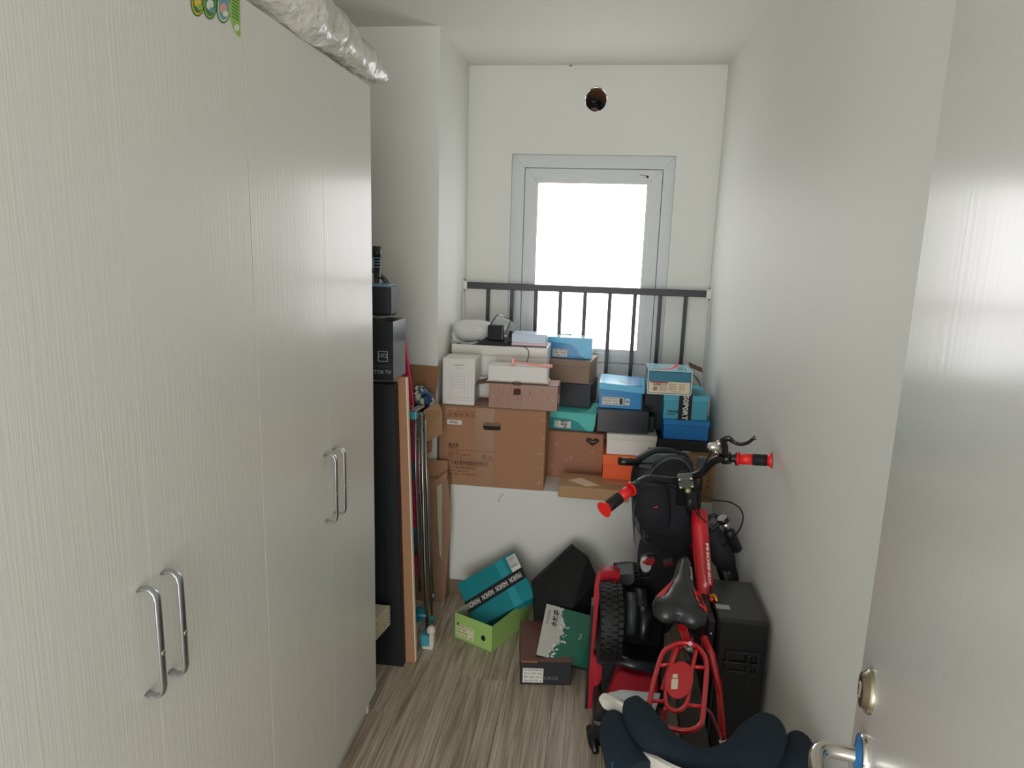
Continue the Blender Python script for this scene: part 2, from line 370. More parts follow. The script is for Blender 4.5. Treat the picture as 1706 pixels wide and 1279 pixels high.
for sx, X in ((1, XL), (-1, XR)):
    o = MB().box(L_((X, RY-.02, rz-.038)), L_((X+sx*.004, RY+.02, rz+.038)), .001).box(L_((X, RY-.018, rz-.02)), L_((X+sx*.022, RY+.018, rz+.02)), .003).build('bracket', WPLAST, rail)
    for zz in (-.03, .03): MB().lathe([(0, 0), (.005, 0), (.004, .003), (0, .004)], Matrix.Translation(L_((X+sx*.004, RY-.002, rz+zz))) @ Matrix.Rotation(sx*PI/2, 4, 'Y'), 8).build('screw', BLK, o)
MB().lathe([(0, 0), (.006, 0), (.005, .003), (0, .004)], Matrix.Translation(L_((at(975, 481, Y=RY).x, RY-.014, rz))) @ Matrix.Rotation(PI/2, 4, 'X'), 10).build('screw', STEEL, rail)
# ------------------------------------------------------------------ wardrobe
WXF = -.752; WZ = 2.176
wd = thing('wardrobe', 'tall off-white four-door wardrobe with silver bar handles', 'wardrobe', (-1.05, 1.41, 0))
def Lw(v): return Vector(v)-Vector((-1.05, 1.41, 0))
seams = [.215, .625, 1.015, 1.415, 1.805, 2.190]
MB().box(Lw((-1.36, .215, .08)), Lw((WXF-.022, 2.186, WZ)), .001).build('carcass', WARD, wd)
MB().box(Lw((-1.36, 2.168, 0)), Lw((WXF-.026, 2.187, .085)), .001).build('side_panel', WARD, wd)
MB().box(Lw((WXF-.046, .215, 0)), Lw((WXF-.030, 2.168, .092)), .001).build('plinth', WARD, wd)
def handle(parent, y):
    m = MB(); X = WXF; z0, z1 = .915, 1.118; yy = y
    pts = [Lw((X+dx, yy, z)) for dx, z in ((0, z1-.004), (.012, z1), (.022, z1-.001), (.030, z1-.008), (.033, z1-.020), (.033, (z0+z1)/2), (.033, z0+.020), (.030, z0+.008), (.022, z0+.001), (.012, z0), (0, z0+.004))]
    m.tube(pts, .0085, 10, flat=.42, up=(1, 0, 0)); h = m.build('handle', ALU, parent)
    MB().ball(Lw((X+.0375, yy, 1.01)), .006, 10, (.6, 1, 1)).build('rivet', CHROME, h) if False else None
    m = MB(); m.ball(Lw((X+.036, yy, 1.0)), .005, 8, (.5, 1.1, 1)); m.box(Lw((X+.0355, yy-.006, .999)), Lw((X+.0368, yy+.006, 1.002))); m.build('handle_ornament', CHROME, parent)
for i, (a, b) in enumerate(zip(seams[1:], seams[2:])):
    dr = MB().box(Lw((WXF-.020, a+(.0002 if i % 2 == 1 else .0012), .088)), Lw((WXF, b-(.0012 if i % 2 == 1 else .0002), WZ)), .0004).build('door', WARD, wd)
    if i == 0: dl = dr
    if i == 1: d1 = dr
    handle(dr, b-.032 if i % 2 == 0 else a+.032)
dr = MB().box(Lw((WXF-.020, .216, .088)), Lw((WXF, .624, WZ)), .0015).build('door', WARD, wd)
# fruit stickers near the top of the door
SG = [mat('sticker_green', (58, 116, 52), .4), mat('sticker_cream', (214, 222, 206), .4), mat('sticker_yellow', (226, 190, 60), .4), mat('sticker_teal', (96, 150, 160), .4), mat('sticker_lime', (140, 184, 62), .4), mat('sticker_peach', (214, 160, 140), .4)]
def oval(mb, u, v, ru, rv, t, mi, ang=0):
    mb.mi = mi; n = 20; pts = []
    for k in range(n):
        a = 2*PI*k/n; uu = u+ru*math.cos(a); vv = v+rv*math.sin(a)
        q = at(uu, vv, X=WXF); pts.append(Lw((WXF+t, q.y, q.z)))
    mb.prism(pts, (.0003, 0, 0))
for k, (u, v, inner) in enumerate(((329, 2, 2), (349.5, 7, 3), (372, 13, 1))):
    m = MB(); oval(m, u, v, 12, 26, .0004, 0); oval(m, u, v, 10, 23, .0008, (2, 4, 1)[k]); oval(m, u, v, 9, 20, .0012, (0, 0, 3)[k]); oval(m, u-1, v+1, 6, 9, .0016, (2, 1, 5)[k]); oval(m, u+2, v+10, 4.5, 5, .0020, (4, 3, 1)[k])
    m.build('sticker', SG, dl if k < 0 else d1)
m = MB(); pts = []
for u, v in ((383, -20), (399, -20), (400, 62), (394, 58), (387, 44), (382, 25)):
    q = at(u, v, X=WXF); pts.append(Lw((WXF+.0004, q.y, q.z)))
m.mi = 4; m.prism(pts, (.0004, 0, 0)); m.mi = 0
for k in range(9):
    a, b = at(386, -12+k*5.5, X=WXF), at(397, -9+k*5.5, X=WXF); m.box(Lw((WXF+.0006, a.y, b.z)), Lw((WXF+.0012, b.y, b.z+.0022)))
oval(m, 394, 46, 4, 6, .0009, 1)
m.build('sticker', SG, d1)
# plastic-wrapped bundle on top of the wardrobe
pts = [at(395, -95, X=-.80), at(440, -45, X=-.79), at(490, 12, X=-.775), at(530, 38, X=-.765), at(565, 66, X=-.755), at(600, 98, X=-.75), at(625, 117, X=-.75), at(640, 126, X=-.75)]
pts = [Vector((p.x, p.y, max(p.z, 0))) for p in pts]
rad = [.07, .092, .088, .066, .052, .044, .034, .012]
m = MB(); m.tube(smoothpath(pts, 8), lerpr(rad, 8), 28)
roll = m.build('plastic_bundle', FILM); wob(roll, .016, 22); wob(roll, .006, 70, 5)
for v in roll.data.vertices:
    if v.co.x < WXF+.004 and v.co.z < WZ+.003: v.co.z = WZ+.003
tag(roll, 'crumpled clear plastic bundle lying on top of the wardrobe', 'plastic bag')
m = MB(); m.tube(smoothpath([p+Vector((-.015, .0, .012)) for p in pts[:4]], 6), lerpr([.05, .065, .06, .03], 6), 16); o = m.build('wrapped_roll', mat('cream_wrapped_cloth', (222, 214, 190), .7, noise_amt=.1, nscale=30, bump=.6, bscale=60), roll)
wob(o, .01, 30, 3)
# ------------------------------------------------------------------ boxes
def frame(bl, br, zb, Y=None, yaw=None):
    """front bottom edge of a box from two photo pixels resting at height zb"""
    A, Bp = (at(*bl, Z=zb), at(*br, Z=zb)) if Y is None else (at(*bl, Y=Y), at(*br, Y=Y))
    A.z = Bp.z = zb
    if yaw is None: yaw = math.atan2(Bp.y-A.y, Bp.x-A.x)
    elif Y is None:
        ym = (A.y+Bp.y)/2; A = at(*bl, Y=ym); Bp = at(*br, Y=ym); A.z = zb
    w = math.hypot(Bp.x-A.x, Bp.y-A.y)
    return A, w, yaw
def topz(u, v, A): return at(u, v, Y=A.y).z
def carton(name, label, cat, A, yaw, w, d, h, m, lid=None, lidh=.035, bev=.0015, tape=None, group=None, ov=.0025, lidyaw=0):
    t = thing(name, label, cat, A, yaw, group)
    hb = h-(.002 if lid else 0)
    MB().box((0, 0, 0), (w, d, hb), bev).build('body', m, t)
    if lid:
        MB().box((-ov, -ov, h-lidh), (w+ov, d+ov, h), .0015).build('lid', lid, t, Matrix.Rotation(lidyaw, 4, 'Y'))
    if tape:
        x = w*tape; MB().box((0, d*.5-.022, h), (w, d*.5+.022, h+.0006)).box((-.0006, d*.5-.022, h-.06), (0, d*.5+.022, h+.0006)).box((w, d*.5-.022, h-.06), (w+.0006, d*.5+.022, h+.0006)).build('tape', TAPE, t)
    return t
def label_on(t, x0, x1, z0, z1, lines=(), m=PAPERW, y=-.0006, ink=INK, size=None, name='label'):
    o = MB().box((x0, y-.0008, z0), (x1, y, z1)).build(name, m, t)
    n = len(lines)
    for k, s in enumerate(lines):
        hh = (z1-z0)/n; sz = size or hh*.72
        text(s, sz, (x0+(x1-x0)*.05, y-.0012, z1-hh*(k+.5)), 'front', ink, o, width=(x1-x0)*.88 if len(s) > 6 else None)
    return o
# --- oven carton, flush with the ledge edge
A, w, yaw = frame((740, 805), (903, 818), SILL, yaw=0); A.x = XL+.012; A.y = F-.002; w = at(905, 818, Y=A.y).x-A.x
Z1 = topz(740, 676, A); h1 = Z1-SILL
oven = carton('cardboard_box', 'largest brown carton on the ledge, with oval hand hole and Chinese print', 'box', A, 0, w, .55, h1, CARD)
m = MB().box((-.001, -.001, h1), (w+.001, .55, h1+.004), .001); m.build('flap', CARD3, oven)
hx, hz = w*.50, h1*.775
n = 20; pts = [Vector((hx+(.031 if math.cos(2*PI*k/n) > 0 else -.031)+.012*math.cos(2*PI*k/n), -.0012, hz+.017*math.sin(2*PI*k/n))) for k in range(n)]
MB().prism(pts, (0, .001, 0)).build('hand_hole', mat('hole_shadow_card', (43, 32, 27), .9), oven)
m = MB(); m.prism([p+Vector((0, -.001, .004)) for p in pts if True][:11][::1], (0, .0008, 0)); m.build('hand_hole_flap', CARDIN, oven)
X0 = w*.09
lo = label_on(oven, w*.075, w*.215, h1*.79-.006, h1*.79+.016, (), PAPERW)
for k in range(16): 
    if k % 5 != 4: MB().box((w*.10+k*.0026, -.0018, h1*.79-.001), (w*.10+k*.0026+.0014, -.0014, h1*.79+.011)).build('barcode_bar', INK, lo)
m = MB()
for k in range(5):
    bx = w*.08+k*w*.055; bz = h1*.875; s_ = w*.042
    for q in ((0, 0, s_, .0012), (0, s_*1.2, s_, .0012), (0, 0, .0012, s_*1.2), (s_-.0012, 0, .0012, s_*1.2)): m.box((bx+q[0], -.001, bz+q[1]), (bx+q[0]+q[2], -.0004, bz+q[1]+q[3]))
    m.box((bx+s_*.3, -.001, bz+s_*.45), (bx+s_*.7, -.0004, bz+s_*(.65+.12*(k % 2)))); m.box((bx+s_*.45, -.001, bz+s_*.15), (bx+s_*.58, -.0004, bz+s_*.5))
m.build('handling_marks', BINK, oven)
def bl_text(s, size, z, width=None, x=X0, m_=BINK, bold=0): text(s, size, (x, -.0008, z), 'front', m_, oven, width=width, bold=bold)
bl_text('微波炉', .030, h1*.50, .050, bold=.0006)
MB().box((X0, -.0008, h1*.455), (X0+w*.45, -.0003, h1*.455+.001)).box((X0, -.0008, h1*.338), (X0+w*.45, -.0003, h1*.338+.001)).build('printed_line', BINK, oven)
bl_text('产品名称：微波炉', .013, h1*.425, .055); bl_text('额定电压：220V~50Hz 输入功率', .012, h1*.393, .108); bl_text('产品尺寸：461×372', .012, h1*.360, .068)
bl_text('净重 12.8kg', .012, h1*.393, .052, X0+w*.32); bl_text('毛重 14.2kg', .012, h1*.360, .052, X0+w*.32)
bl_text('广东美的厨房电器制造有限公司', .026, h1*.285, .195, bold=.0003)
bl_text('地址：广东省佛山市顺德区北滘镇永安路6号', .013, h1*.225, .135); bl_text('服务热线：  电话 0757-2633', .013, h1*.183, .100); bl_text('邮编：528311   执行标准 GB4706.21', .013, h1*.140, .150)
m = MB()
for k in range(26):
    if k < 10: px_, pz_ = w*(.04+.12*random.random()), h1*(.90+.08*random.random())
    else: px_, pz_ = w*(.935+.045*random.random()), h1*((.07, .26, .45, .64, .88)[k % 5]+.03*random.random())
    aa = random.random()*3; m.tube([(px_, -.0012, pz_), (px_+.012*math.cos(aa), -.0016, pz_+.012*math.sin(aa))], .0006, 4)
m.build('torn_tape_strand', PAPERW, oven)
MB().box((w*.34, -.0006, 0), (w*.52, -.0001, h1)).build('clear_tape', mat('tape_sheen', (160, 120, 90), .3, noise_amt=.05, coat=.3), oven)
# --- white upright box
ZT = Z1+.005
A, w, yaw = frame((737, 672.5), (790, 675.5), ZT, yaw=0); A.x = max(A.x, XL+.014)
h = topz(737, 596, A)-ZT
t = carton('white_box', 'upright white box with line drawing print, left end of the ledge', 'box', A, 0, w, .15, h, WHITEBOX)
text('RANGE-UP', .009, (w*.5, -.0006, h*.86), 'front', INK, t, align='CENTER'); text('MINI', .006, (w*.5, -.0006, h*.80), 'front', INK, t, align='CENTER')
m = MB()
for k in range(5): zz = h*(.62-.06*k); m.box((w*.28, -.0006, zz), (w*.70, -.0002, zz+.0007))
for z_ in (.10, .16, .68): m.box((w*.22, -.0006, h*z_), (w*.92, -.0002, h*z_+.0006))
for x_ in (.22, .28, .70, .80, .92): m.box((w*x_, -.0006, h*.12), (w*x_+.0006, -.0002, h*.68))
m.build('line_print', GREYINK, t)
# --- open-ended carton with white case on top
A, w, yaw = frame((814, 676.6), (929, 686.8), ZT, yaw=0)
hC = topz(814, 637, A)-ZT; dC = .15; xl = at(791, 672, Y=A.y+.06).x-A.x
t = thing('cardboard_box', 'brown carton lying open at its left end, under the thin white case', 'box', A, 0)
MB().box((0, 0, 0), (w, .003, hC)).box((0, dC-.003, 0), (w, dC, hC)).box((xl, .003, 0), (w, dC, .003)).box((0, .0, hC-.003), (w, dC, hC), .0008).box((w-.003, 0, 0), (w, dC, hC)).build('body', mat('taped_cardboard', (158, 116, 92), .45, noise_amt=.08, nscale=14, bump=.2, bscale=30, stretch=(8, 1, 1), coat=.25), t)
MB().box((xl+.004, dC+.004, .004), (-.004, dC+.007, hC-.004)).build('inner_panel', PAPERW, t)
MB().hexa([(0, .002, hC-.003), (0, dC, hC-.003), (xl-.002, dC-.04, hC-.015), (xl*.98, .03, hC-.022), (0, .002, hC), (0, dC, hC), (xl-.002, dC-.04, hC-.012), (xl*.98, .03, hC-.019)]).build('flap', CARDIN, t)
MB().hexa([(0, dC-.003, 0), (0, dC, 0), (xl, dC+.0, 0), (xl, dC-.003, 0), (0, dC-.003, hC*.12), (0, dC, hC*.12), (xl, dC, hC*.12), (xl, dC-.003, hC*.12)]).build('flap', CARDIN, t)
MB().hexa([(xl, .05, 0), (0, .0, 0), (0, .003, 0), (xl, .053, 0), (xl, .05, .012), (0, .0, .012), (0, .003, .012), (xl, .053, .012)]).build('flap', CARDIN, t)
m = MB()
for k in range(26):
    bx = w*(.10+.76*random.random()); bz = hC*(.2+.5*random.random()); m.box((bx, -.0006, bz), (bx+.0012, -.0002, bz+hC*.22*random.random()+.003))
m.box((w*.36, -.0006, hC*.56), (w*.46, -.0002, hC*.82)); m.build('print_marks', BINK, t)
m = MB()
for cx_ in (.05, .84, .93):
    for k in range(6): aa = k*1.1; m.tube([(w*cx_, -.001, hC*.45), (w*cx_+.010*math.cos(aa), -.0015, hC*.45+.010*math.sin(aa))], .0005, 4)
m.build('torn_tape_strand', PAPERW, t)
MB().box((w, .012, hC*.28), (w+.0015, .040, hC*.62)).build('paper_slip', CREAM, t)
ZK = ZT+hC+.001
cs = thing('flat_case', 'thin white case lying on the open-ended brown carton', 'case', (at(811, 629, Y=A.y+.005).x, A.y+.004, ZK))
wk = at(913, 638, Y=A.y).x-at(811, 629, Y=A.y).x
hk = at(815, 609, Y=A.y).z-ZK
MB().box((0, 0, 0), (wk, .125, .005), .001).build('black_base', BPLAST, cs)
MB().box((-.001, .002, .005), (wk+.001, .126, .009), .001).build('tray', CREAM, cs)
MB().box((.005, .004, .009), (wk-.004, .122, hk), .003, seg=2).build('cover', WHITEBOX, cs)
cl = MB(); c0 = Vector((wk*.5, -.004, .002)); cl.tube(smoothpath([c0+Vector((.020*math.cos(a_*PI/4), -.002-.004*abs(math.sin(a_)), .008*math.sin(a_*PI/4))) for a_ in range(8)], 3, True), .0012, 6, closed=True); cb = cl.build('wire_loop', CHAR, cs)
# pink razor
rz0 = ZK+hk+.006; ra = at(855, 602, Z=rz0); rb = at(921, 612, Z=rz0)
rb.y = ra.y = A.y+.05; ra.x = at(855, 602, Y=ra.y).x; rb.x = at(921, 612, Y=ra.y).x
rt = thing('pink_razor', 'pink long-handled hand tool lying on the white case', 'tool', (ra.x, ra.y, rz0-.006))
ln = rb.x-ra.x
MB().tube(smoothpath([(0, 0, .016), (ln*.3, -.006, .012), (ln*.7, -.018, .008), (ln, -.026, .0075)], 5), lerpr([.004, .0045, .006, .0075], 5), 10).build('handle', PINK, rt)
MB().box((-.010, -.010, .0), (.010, .014, .010), .002).box((-.008, -.006, .008), (.007, .010, .034), .003).build('head', PINK, rt)
MB().tube([(ln*.42, -.012, .004), (ln*.44, .004, .018)], .0025, 6).build('clip', PINK, rt)
# --- white lidded box behind
AY = 3.335
t0 = at(753, 612, Y=AY); x1_ = at(911, 600, Y=AY).x; zt = at(830, 576, Y=AY).z; hB = zt-ZT
t = carton('white_box', 'wide low white box with lid at the back, holding the small appliances', 'box', (t0.x, AY, ZT), 0, x1_-t0.x, .24, hB, WHITEBOX, WPLAST, .042)
MB().box((0, -.004, hB-.05), (x1_-t0.x, -.0027, hB-.0485)).build('lid_rim', GREYINK, t)
ZA = zt
wB = x1_-t0.x
# white cushion in a clear bag
c0 = at(758, 567, Y=AY+.03); c1 = at(811, 560, Y=AY+.03); ww = c1.x-c0.x
pw = thing('bagged_roll', 'white rolled cushion in a clear plastic bag, left on the white box', 'cushion', (c0.x+ww/2, AY+.08, ZA))
m = MB(); m.tube([(-ww*.5, 0, .055), (-ww*.46, 0, .058), (-ww*.2, 0, .060), (ww*.2, 0, .060), (ww*.47, 0, .058), (ww*.5, 0, .055)], [.035, .050, .056, .056, .050, .038], 20, flat=.95); o = m.build('cushion', mat('white_cotton', (226, 222, 216), .8, bump=.3, bscale=40), pw)
m = MB(); m.tube([(-ww*.60, -.01, .050), (-ww*.52, 0, .055), (-ww*.2, -.004, .060), (ww*.2, 0, .060), (ww*.5, 0, .057), (ww*.56, 0, .05)], [.028, .052, .060, .060, .056, .04], 24); o = m.build('bag', FILM2, pw); wob(o, .007, 40, 2)
m = MB(); m.tube(smoothpath([(-ww*.58, -.045, .055), (-ww*.45, -.075, .022), (-ww*.1, -.085, .006), (ww*.25, -.075, .016), (ww*.42, -.055, .045)], 6), .009, 8, flat=.3); m.build('bag_handle', FILM2, pw)
MB().hexa([(-ww*.4, -.08, .0), (ww*.5, -.075, .0), (ww*.6, -.02, .0), (-ww*.4, -.02, .0), (-ww*.4, -.08, .006), (ww*.5, -.075, .010), (ww*.6, -.02, .012), (-ww*.4, -.02, .006)]).build('dark_cloth', NAVY, pw)
# router / charger stand
g0 = at(796, 575, Y=AY+.01)
rt = thing('phone_stand', 'dark grey tray with a black adapter and clear wedge, beside the bagged roll', 'device', (g0.x+.085, AY+.05, ZA+.004), -.12)
rt.scale = (1.22, 1.15, 1.22)
MB().hexa([(-.075, -.055, 0), (.062, -.062, 0), (.085, .05, 0), (-.04, .06, 0), (-.066, -.048, .016), (.056, -.052, .014), (.075, .042, .022), (-.03, .05, .030)], .002).build('tray', CHAR, rt)
MB().box((-.028, -.035, .017), (.040, .02, .078), .006, seg=3).build('adapter', BPLAST, rt)
m = MB(); m.hexa([(-.03, .0, .07), (.045, -.02, .06), (.065, .03, .05), (-.01, .05, .055), (.0, .005, .115), (.062, -.012, .10), (.075, .02, .08), (.01, .03, .118)]); m.build('clear_wedge', GLASSC, rt)
MB().tube([(-.03, .0, .07), (.0, .005, .117), (.066, -.012, .103), (.045, -.02, .05)], .0022, 6).build('wedge_rim', BLK, rt)
MB().tube(smoothpath([(.03, -.03, .05), (.06, -.045, .045), (.075, -.06, .02), (.078, -.068, .003)], 5), .002, 6).build('cord', BLK, rt)
# pale blue case
g0 = at(852, 575, Y=AY); g1 = at(909, 576, Y=AY); wq = g1.x-g0.x; hq = at(860, 556, Y=AY).z-ZA
t = thing('flat_box', 'small pale blue and pink box on a black base, beside the dark tray', 'box', (g0.x, AY+.002, ZA))
MB().box((-.002, 0, .0), (wq+.004, .13, .007), .002).build('base', BPLAST, t)
MB().box((0, .002, .007), (wq, .13, .020), .001).build('pink_band', mat('pale_pink_card', (228, 196, 200), .5), t)
MB().box((0, .001, .020), (wq+.001, .131, hq), .002).build('upper_body', PALEBLUE, t)
o = MB().tube(smoothpath([(wq*.35, -.003, .004), (wq*.5, -.018, -.012), (wq*.52, -.02, -.045), (wq*.46, -.022, -.075)], 6), .0018, 6).build('cord', BLK, t)
# --- stack with the heart-logo carton
A, w, yaw = frame((911, 793.5), (1002, 799), SILL, yaw=0); zt = topz(913, 717.5, A); h = zt-SILL
t = carton('cardboard_box', 'brown carton with dark heart-shaped logo, base of the middle stack', 'box', A, 0, w, .30, h, mat('reddish_cardboard', (168, 118, 92), .75, noise_amt=.06, nscale=12, bump=.2, bscale=30), tape=.5)
cx_, cz_ = w*.80, h*.82; pts = []
for k in range(28):
    a_ = 2*PI*k/28; x_ = 16*math.sin(a_)**3; z_ = 13*math.cos(a_)-5*math.cos(2*a_)-2*math.cos(3*a_)-math.cos(4*a_)
    pts.append(Vector((cx_+x_*.0021, -.0005, cz_+z_*.00150+.002)))
m = MB()
for k in range(28): m.hexa([pts[k], pts[(k+1) % 28], Vector((cx_, -.0004, cz_)), Vector((cx_+.0001, -.0004, cz_))]+[p+Vector((0, -.0005, 0)) for p in (pts[k], pts[(k+1) % 28], Vector((cx_, -.0004, cz_)), Vector((cx_+.0001, -.0004, cz_)))])
m.build('heart_logo', mat('dark_brown_ink', (46, 28, 29), .7), t)
text('Huggies', .0105, (cx_, -.0012, cz_+.003), 'front', CARD2, t, align='CENTER', bold=.0002); text('好奇', .007, (cx_, -.0012, cz_-.008), 'front', BINK, t, align='CENTER')
text('天生爱自由', .016, (w*.72, -.0006, h*.42), 'front', CARD2, t, align='CENTER'); text('NATURE', .008, (w*.80, -.0006, h*.36), 'front', CARD2, t, align='CENTER')
m = MB()
for fx, fz, fr in ((.10, .25, .012), (.42, .45, .010), (.80, .62, .009), (.35, .40, .008), (.15, .72, .007)):
    for k in range(5): a_ = k*2*PI/5; m.ball((w*fx+fr*.6*math.cos(a_), -.0003, h*fz+fr*.6*math.sin(a_)), fr*.45, 8, (1, .05, 1))
m.build('flower_print', mat('pale_flower_ink', (186, 140, 116), .8), t)
zc_ = zt+.001
A, w, yaw = frame((913, 714.5), (989, 717), zc_, yaw=0); h = at(914, 684, Y=A.y).z-zc_
t = thing('shoe_box', 'teal and mint shoe box with wavy lid edge, fourth down in the middle stack', 'box', A, -.08)
MB().box((0, 0, 0), (w, .26, h*.97), .0015).build('body', TEALD, t)
ww_ = w+.004
pts = [Vector((-.003, -.0025, h+.0)), Vector((ww_, -.0025, h))]
wave = [(1.03, .55), (1.0, .12), (.93, .03), (.84, .08), (.74, .30), (.64, .50), (.52, .60), (.38, .64), (.0, .66)]
pts += [Vector((x_*w, -.0025, z_*h)) for x_, z_ in wave]
m = MB(); m.prism(pts, (0, .002, 0)); m.box((-.003, -.002, h-.003), (ww_, .262, h)); m.hexa([(ww_-.002, -.002, h*.2), (ww_, -.002, h*.2), (ww_, .262, h*.4), (ww_-.002, .262, h*.4), (ww_-.002, -.002, h), (ww_+.006, -.002, h), (ww_+.006, .262, h), (ww_-.002, .262, h)]); m.build('lid', MINT, t)
lb = label_on(t, w*.14, w*.50, h*.12, h*.50, ('货号', '色号', '尺码'), PAPERW, y=-.003); text('6621', h*.20, (w*.28, -.0042, h*.48), 'front', INK, lb, bold=.0004); text('8E45', h*.18, (w*.28, -.0042, h*.31), 'front', INK, lb, bold=.0004); text('42', h*.18, (w*.34, -.0042, h*.17), 'front', INK, lb, bold=.0004)
zd = zc_+h+.001
A, w, yaw = frame((914, 676), (983.5, 677.5), zd, yaw=0); yaw = -.12; h = at(940, 637.5, Y=A.y).z-zd
carton('shoe_box', 'plain navy shoe box, third down in the middle stack', 'box', A, yaw, w, .25, h, NAVY)
ze = zd+h+.001
A, w, yaw = frame((912, 635.5), (982, 638), ze, yaw=0); yaw = -.13; h = at(914, 598, Y=A.y).z-ze
t = carton('shoe_box', 'taupe brown shoe box with lid, second down in the middle stack', 'box', A, yaw, w, .25, h, mat('taupe_card', (142, 118, 98), .55), mat('taupe_lid', (146, 122, 102), .55), .030)
zf = ze+h+.001
A, w, yaw = frame((911, 595.5), (985, 597.5), zf, yaw=0); h = at(911, 560.5, Y=A.y).z-zf
t = thing('shoe_box', 'blue shoe box with glossy top, topmost of the middle stack', 'box', A, -.03)
MB().box((0, 0, 0), (w, .27, h-.004), .0012).build('body', BLUE, t)
pts = [Vector((-.001, -.0018, h)), Vector((w+.002, -.0018, h)), Vector((w+.002, -.0018, 0))]+[Vector((x_*w, -.0018, z_*h)) for x_, z_ in ((.86, .02), (.74, .18), (.66, .48), (.55, .66), (.40, .72), (.12, .76), (0, .86))]
m = MB(); m.prism(pts, (0, .0015, 0)); m.box((-.001, -.0015, h-.004), (w+.002, .272, h)); m.mi = 1; m.box((w+.001, -.0018, h*.05), (w+.002, .272, h-.002)); m.mi = 1; m.box((-.001, -.0016, h), (w+.002, .268, h+.0012)); m.mi = 2; m.tube([(w*.2, .12, h+.002), (w*.5, .10, h+.003), (w*.45, .14, h+.003)], .002, 5); m.build('lid', [LBLUE, mat('pale_lid_reflection', (196, 222, 232), .25, coat=.5), TEAL], t)  # reflection on the glossy top is painted as a pale sheet; side pale too
label_on(t, w*.13, w*.46, h*.06, h*.44, ('货号: 0321 08', '颜色:  灰/红', '尺码:   42'), PAPERW, y=-.0022)
# --- stack by the orange box
A = at(1003, 800, Y=3.20); A.z = SILL; zt = at(1003, 757, Y=A.y).z; h = zt-SILL; w = at(1092, 770, Y=A.y).x-A.x
t = carton('shoe_box', 'bright orange shoe box at the bottom, beside the heart-logo carton', 'box', A, 0, w, .30, h, ORANGE, mat('orange_lid', (244, 104, 30), .4, coat=.2), .045)
zg = zt+.001; A, w, yaw = frame((1010, 757), (1092, 760), zg, yaw=0, Y=3.215); h = at(1010, 722, Y=A.y).z-zg
carton('shoe_box', 'white lidded shoe box standing on the orange box', 'box', A, 0, w, .30, h, WHITEBOX, WPLAST, .028)
zh = zg+h+.001; A, w, yaw = frame((994, 718.5), (1079, 723.5), zh, yaw=0); h = at(994, 681, Y=A.y).z-zh
t = carton('shoe_box', 'dark navy shoe box between the white box and the azure box', 'box', A, 0, w, .30, h, mat('dark_navy_card', (24, 27, 38), .35, coat=.2))
MB().box((w+.002, .05, .0), (w+.030, .30, h*.7), .001).build('side_flap', BLK, t)
zi = zh+h+.001; A, w, yaw = frame((997, 679.5), (1068, 681.5), zi, yaw=0); h = at(998, 638, Y=A.y).z-zi
t = thing('shoe_box', 'azure blue shoe box with a crooked lid and white chevron', 'box', A, 0)
MB().box((0, 0, 0), (w, .24, h-.003), .0012).build('body', BLUE, t)
ld = MB().box((-.003, -.004, -.026), (w+.012, .25, .006), .0015).build('lid', LBLUE, t, Matrix.Translation((0, 0, h-.002)) @ Matrix.Rotation(-.035, 4, 'Z') @ Matrix.Rotation(.055, 4, 'Y'))
m = MB(); m.hexa([(w*.45, .10, .0065), (w*.52, .10, .0065), (w*.62, .06, .0065), (w*.57, .06, .0065), (w*.45, .10, .0075), (w*.52, .10, .0075), (w*.62, .06, .0075), (w*.57, .06, .0075)]); m.hexa([(w*.57, .14, .0065), (w*.60, .14, .0065), (w*.66, .055, .0065), (w*.61, .055, .0065), (w*.57, .14, .0075), (w*.60, .14, .0075), (w*.66, .055, .0075), (w*.61, .055, .0075)]); m.build('chevron', PAPERW, ld)
lb = label_on(t, w*.08, w*.58, h*.14, h*.46, ('品名 运动鞋  款号 3381', '颜色 蓝白  等级 合格', '尺码 40  价格 199'), PAPERW); MB().box((w*.49, -.0019, h*.17), (w*.56, -.0013, h*.42)).build('barcode', BINK, lb)
lb = label_on(t, w*.61, w*.72, h*.16, h*.42, (), PAPERW); MB().box((w*.63, -.0019, h*.24), (w*.70, -.0013, h*.36)).build('barcode', GREYINK, lb)
# --- stack at the right wall
A = at(1076, 828, Y=3.125); A.z = SILL; xr_ = at(1192, 800, Y=3.125).x; w = xr_-A.x; zt = at(1110, 756, Y=3.125).z; h = zt-SILL
t = carton('cardboard_box', 'tan carton at the right end of the ledge behind the bicycle', 'box', A, 0, w, .30, h, mat('tan_carton', (160, 124, 88), .75, noise_amt=.06, bump=.2, bscale=30), tape=.5)
lb = MB().box((w*.25, .05, h), (w*.62, .13, h+.001)).build('label', PAPERW, t); text('SF 0931', .018, (w*.32, .07, h+.0015), 'top', INK, lb); text('送', .03, (w*.55, .10, h+.0015), 'top', INK, lb)
text('RUOUCEL', .028, (w*.90, -.0006, h*.30), 'front', BINK, t, rot=PI/2)
zj = zt+.001; AY = 3.19
A = at(1096, 745, Y=AY); A.z = zj; w = at(1181, 745, Y=AY).x-A.x; zt = at(1130, 733, Y=AY).z; h = zt-zj
carton('shoe_box', 'flat black box under the blue boxes by the right wall', 'box', A, 0, w, .30, h, BLK)
zk = zt+.001
A, w, yaw = frame((1104.5, 730.8), (1179, 732.5), zk, yaw=0, Y=3.20); h = at(1104.5, 697.5, Y=A.y).z-zk
t = carton('shoe_box', 'royal blue shoe box with lid, below the cyan strapped box', 'box', A, 0, w, .28, h, mat('royal_blue_card', (4, 116, 190), .45), mat('royal_blue_lid', (8, 122, 188), .45), .026, ov=.004)
zl = zk+h+.001
A, w, yaw = frame((1104.5, 696.5), (1176.8, 698), zl, yaw=0, Y=3.205); h = at(1104, 656, Y=A.y).z-zl
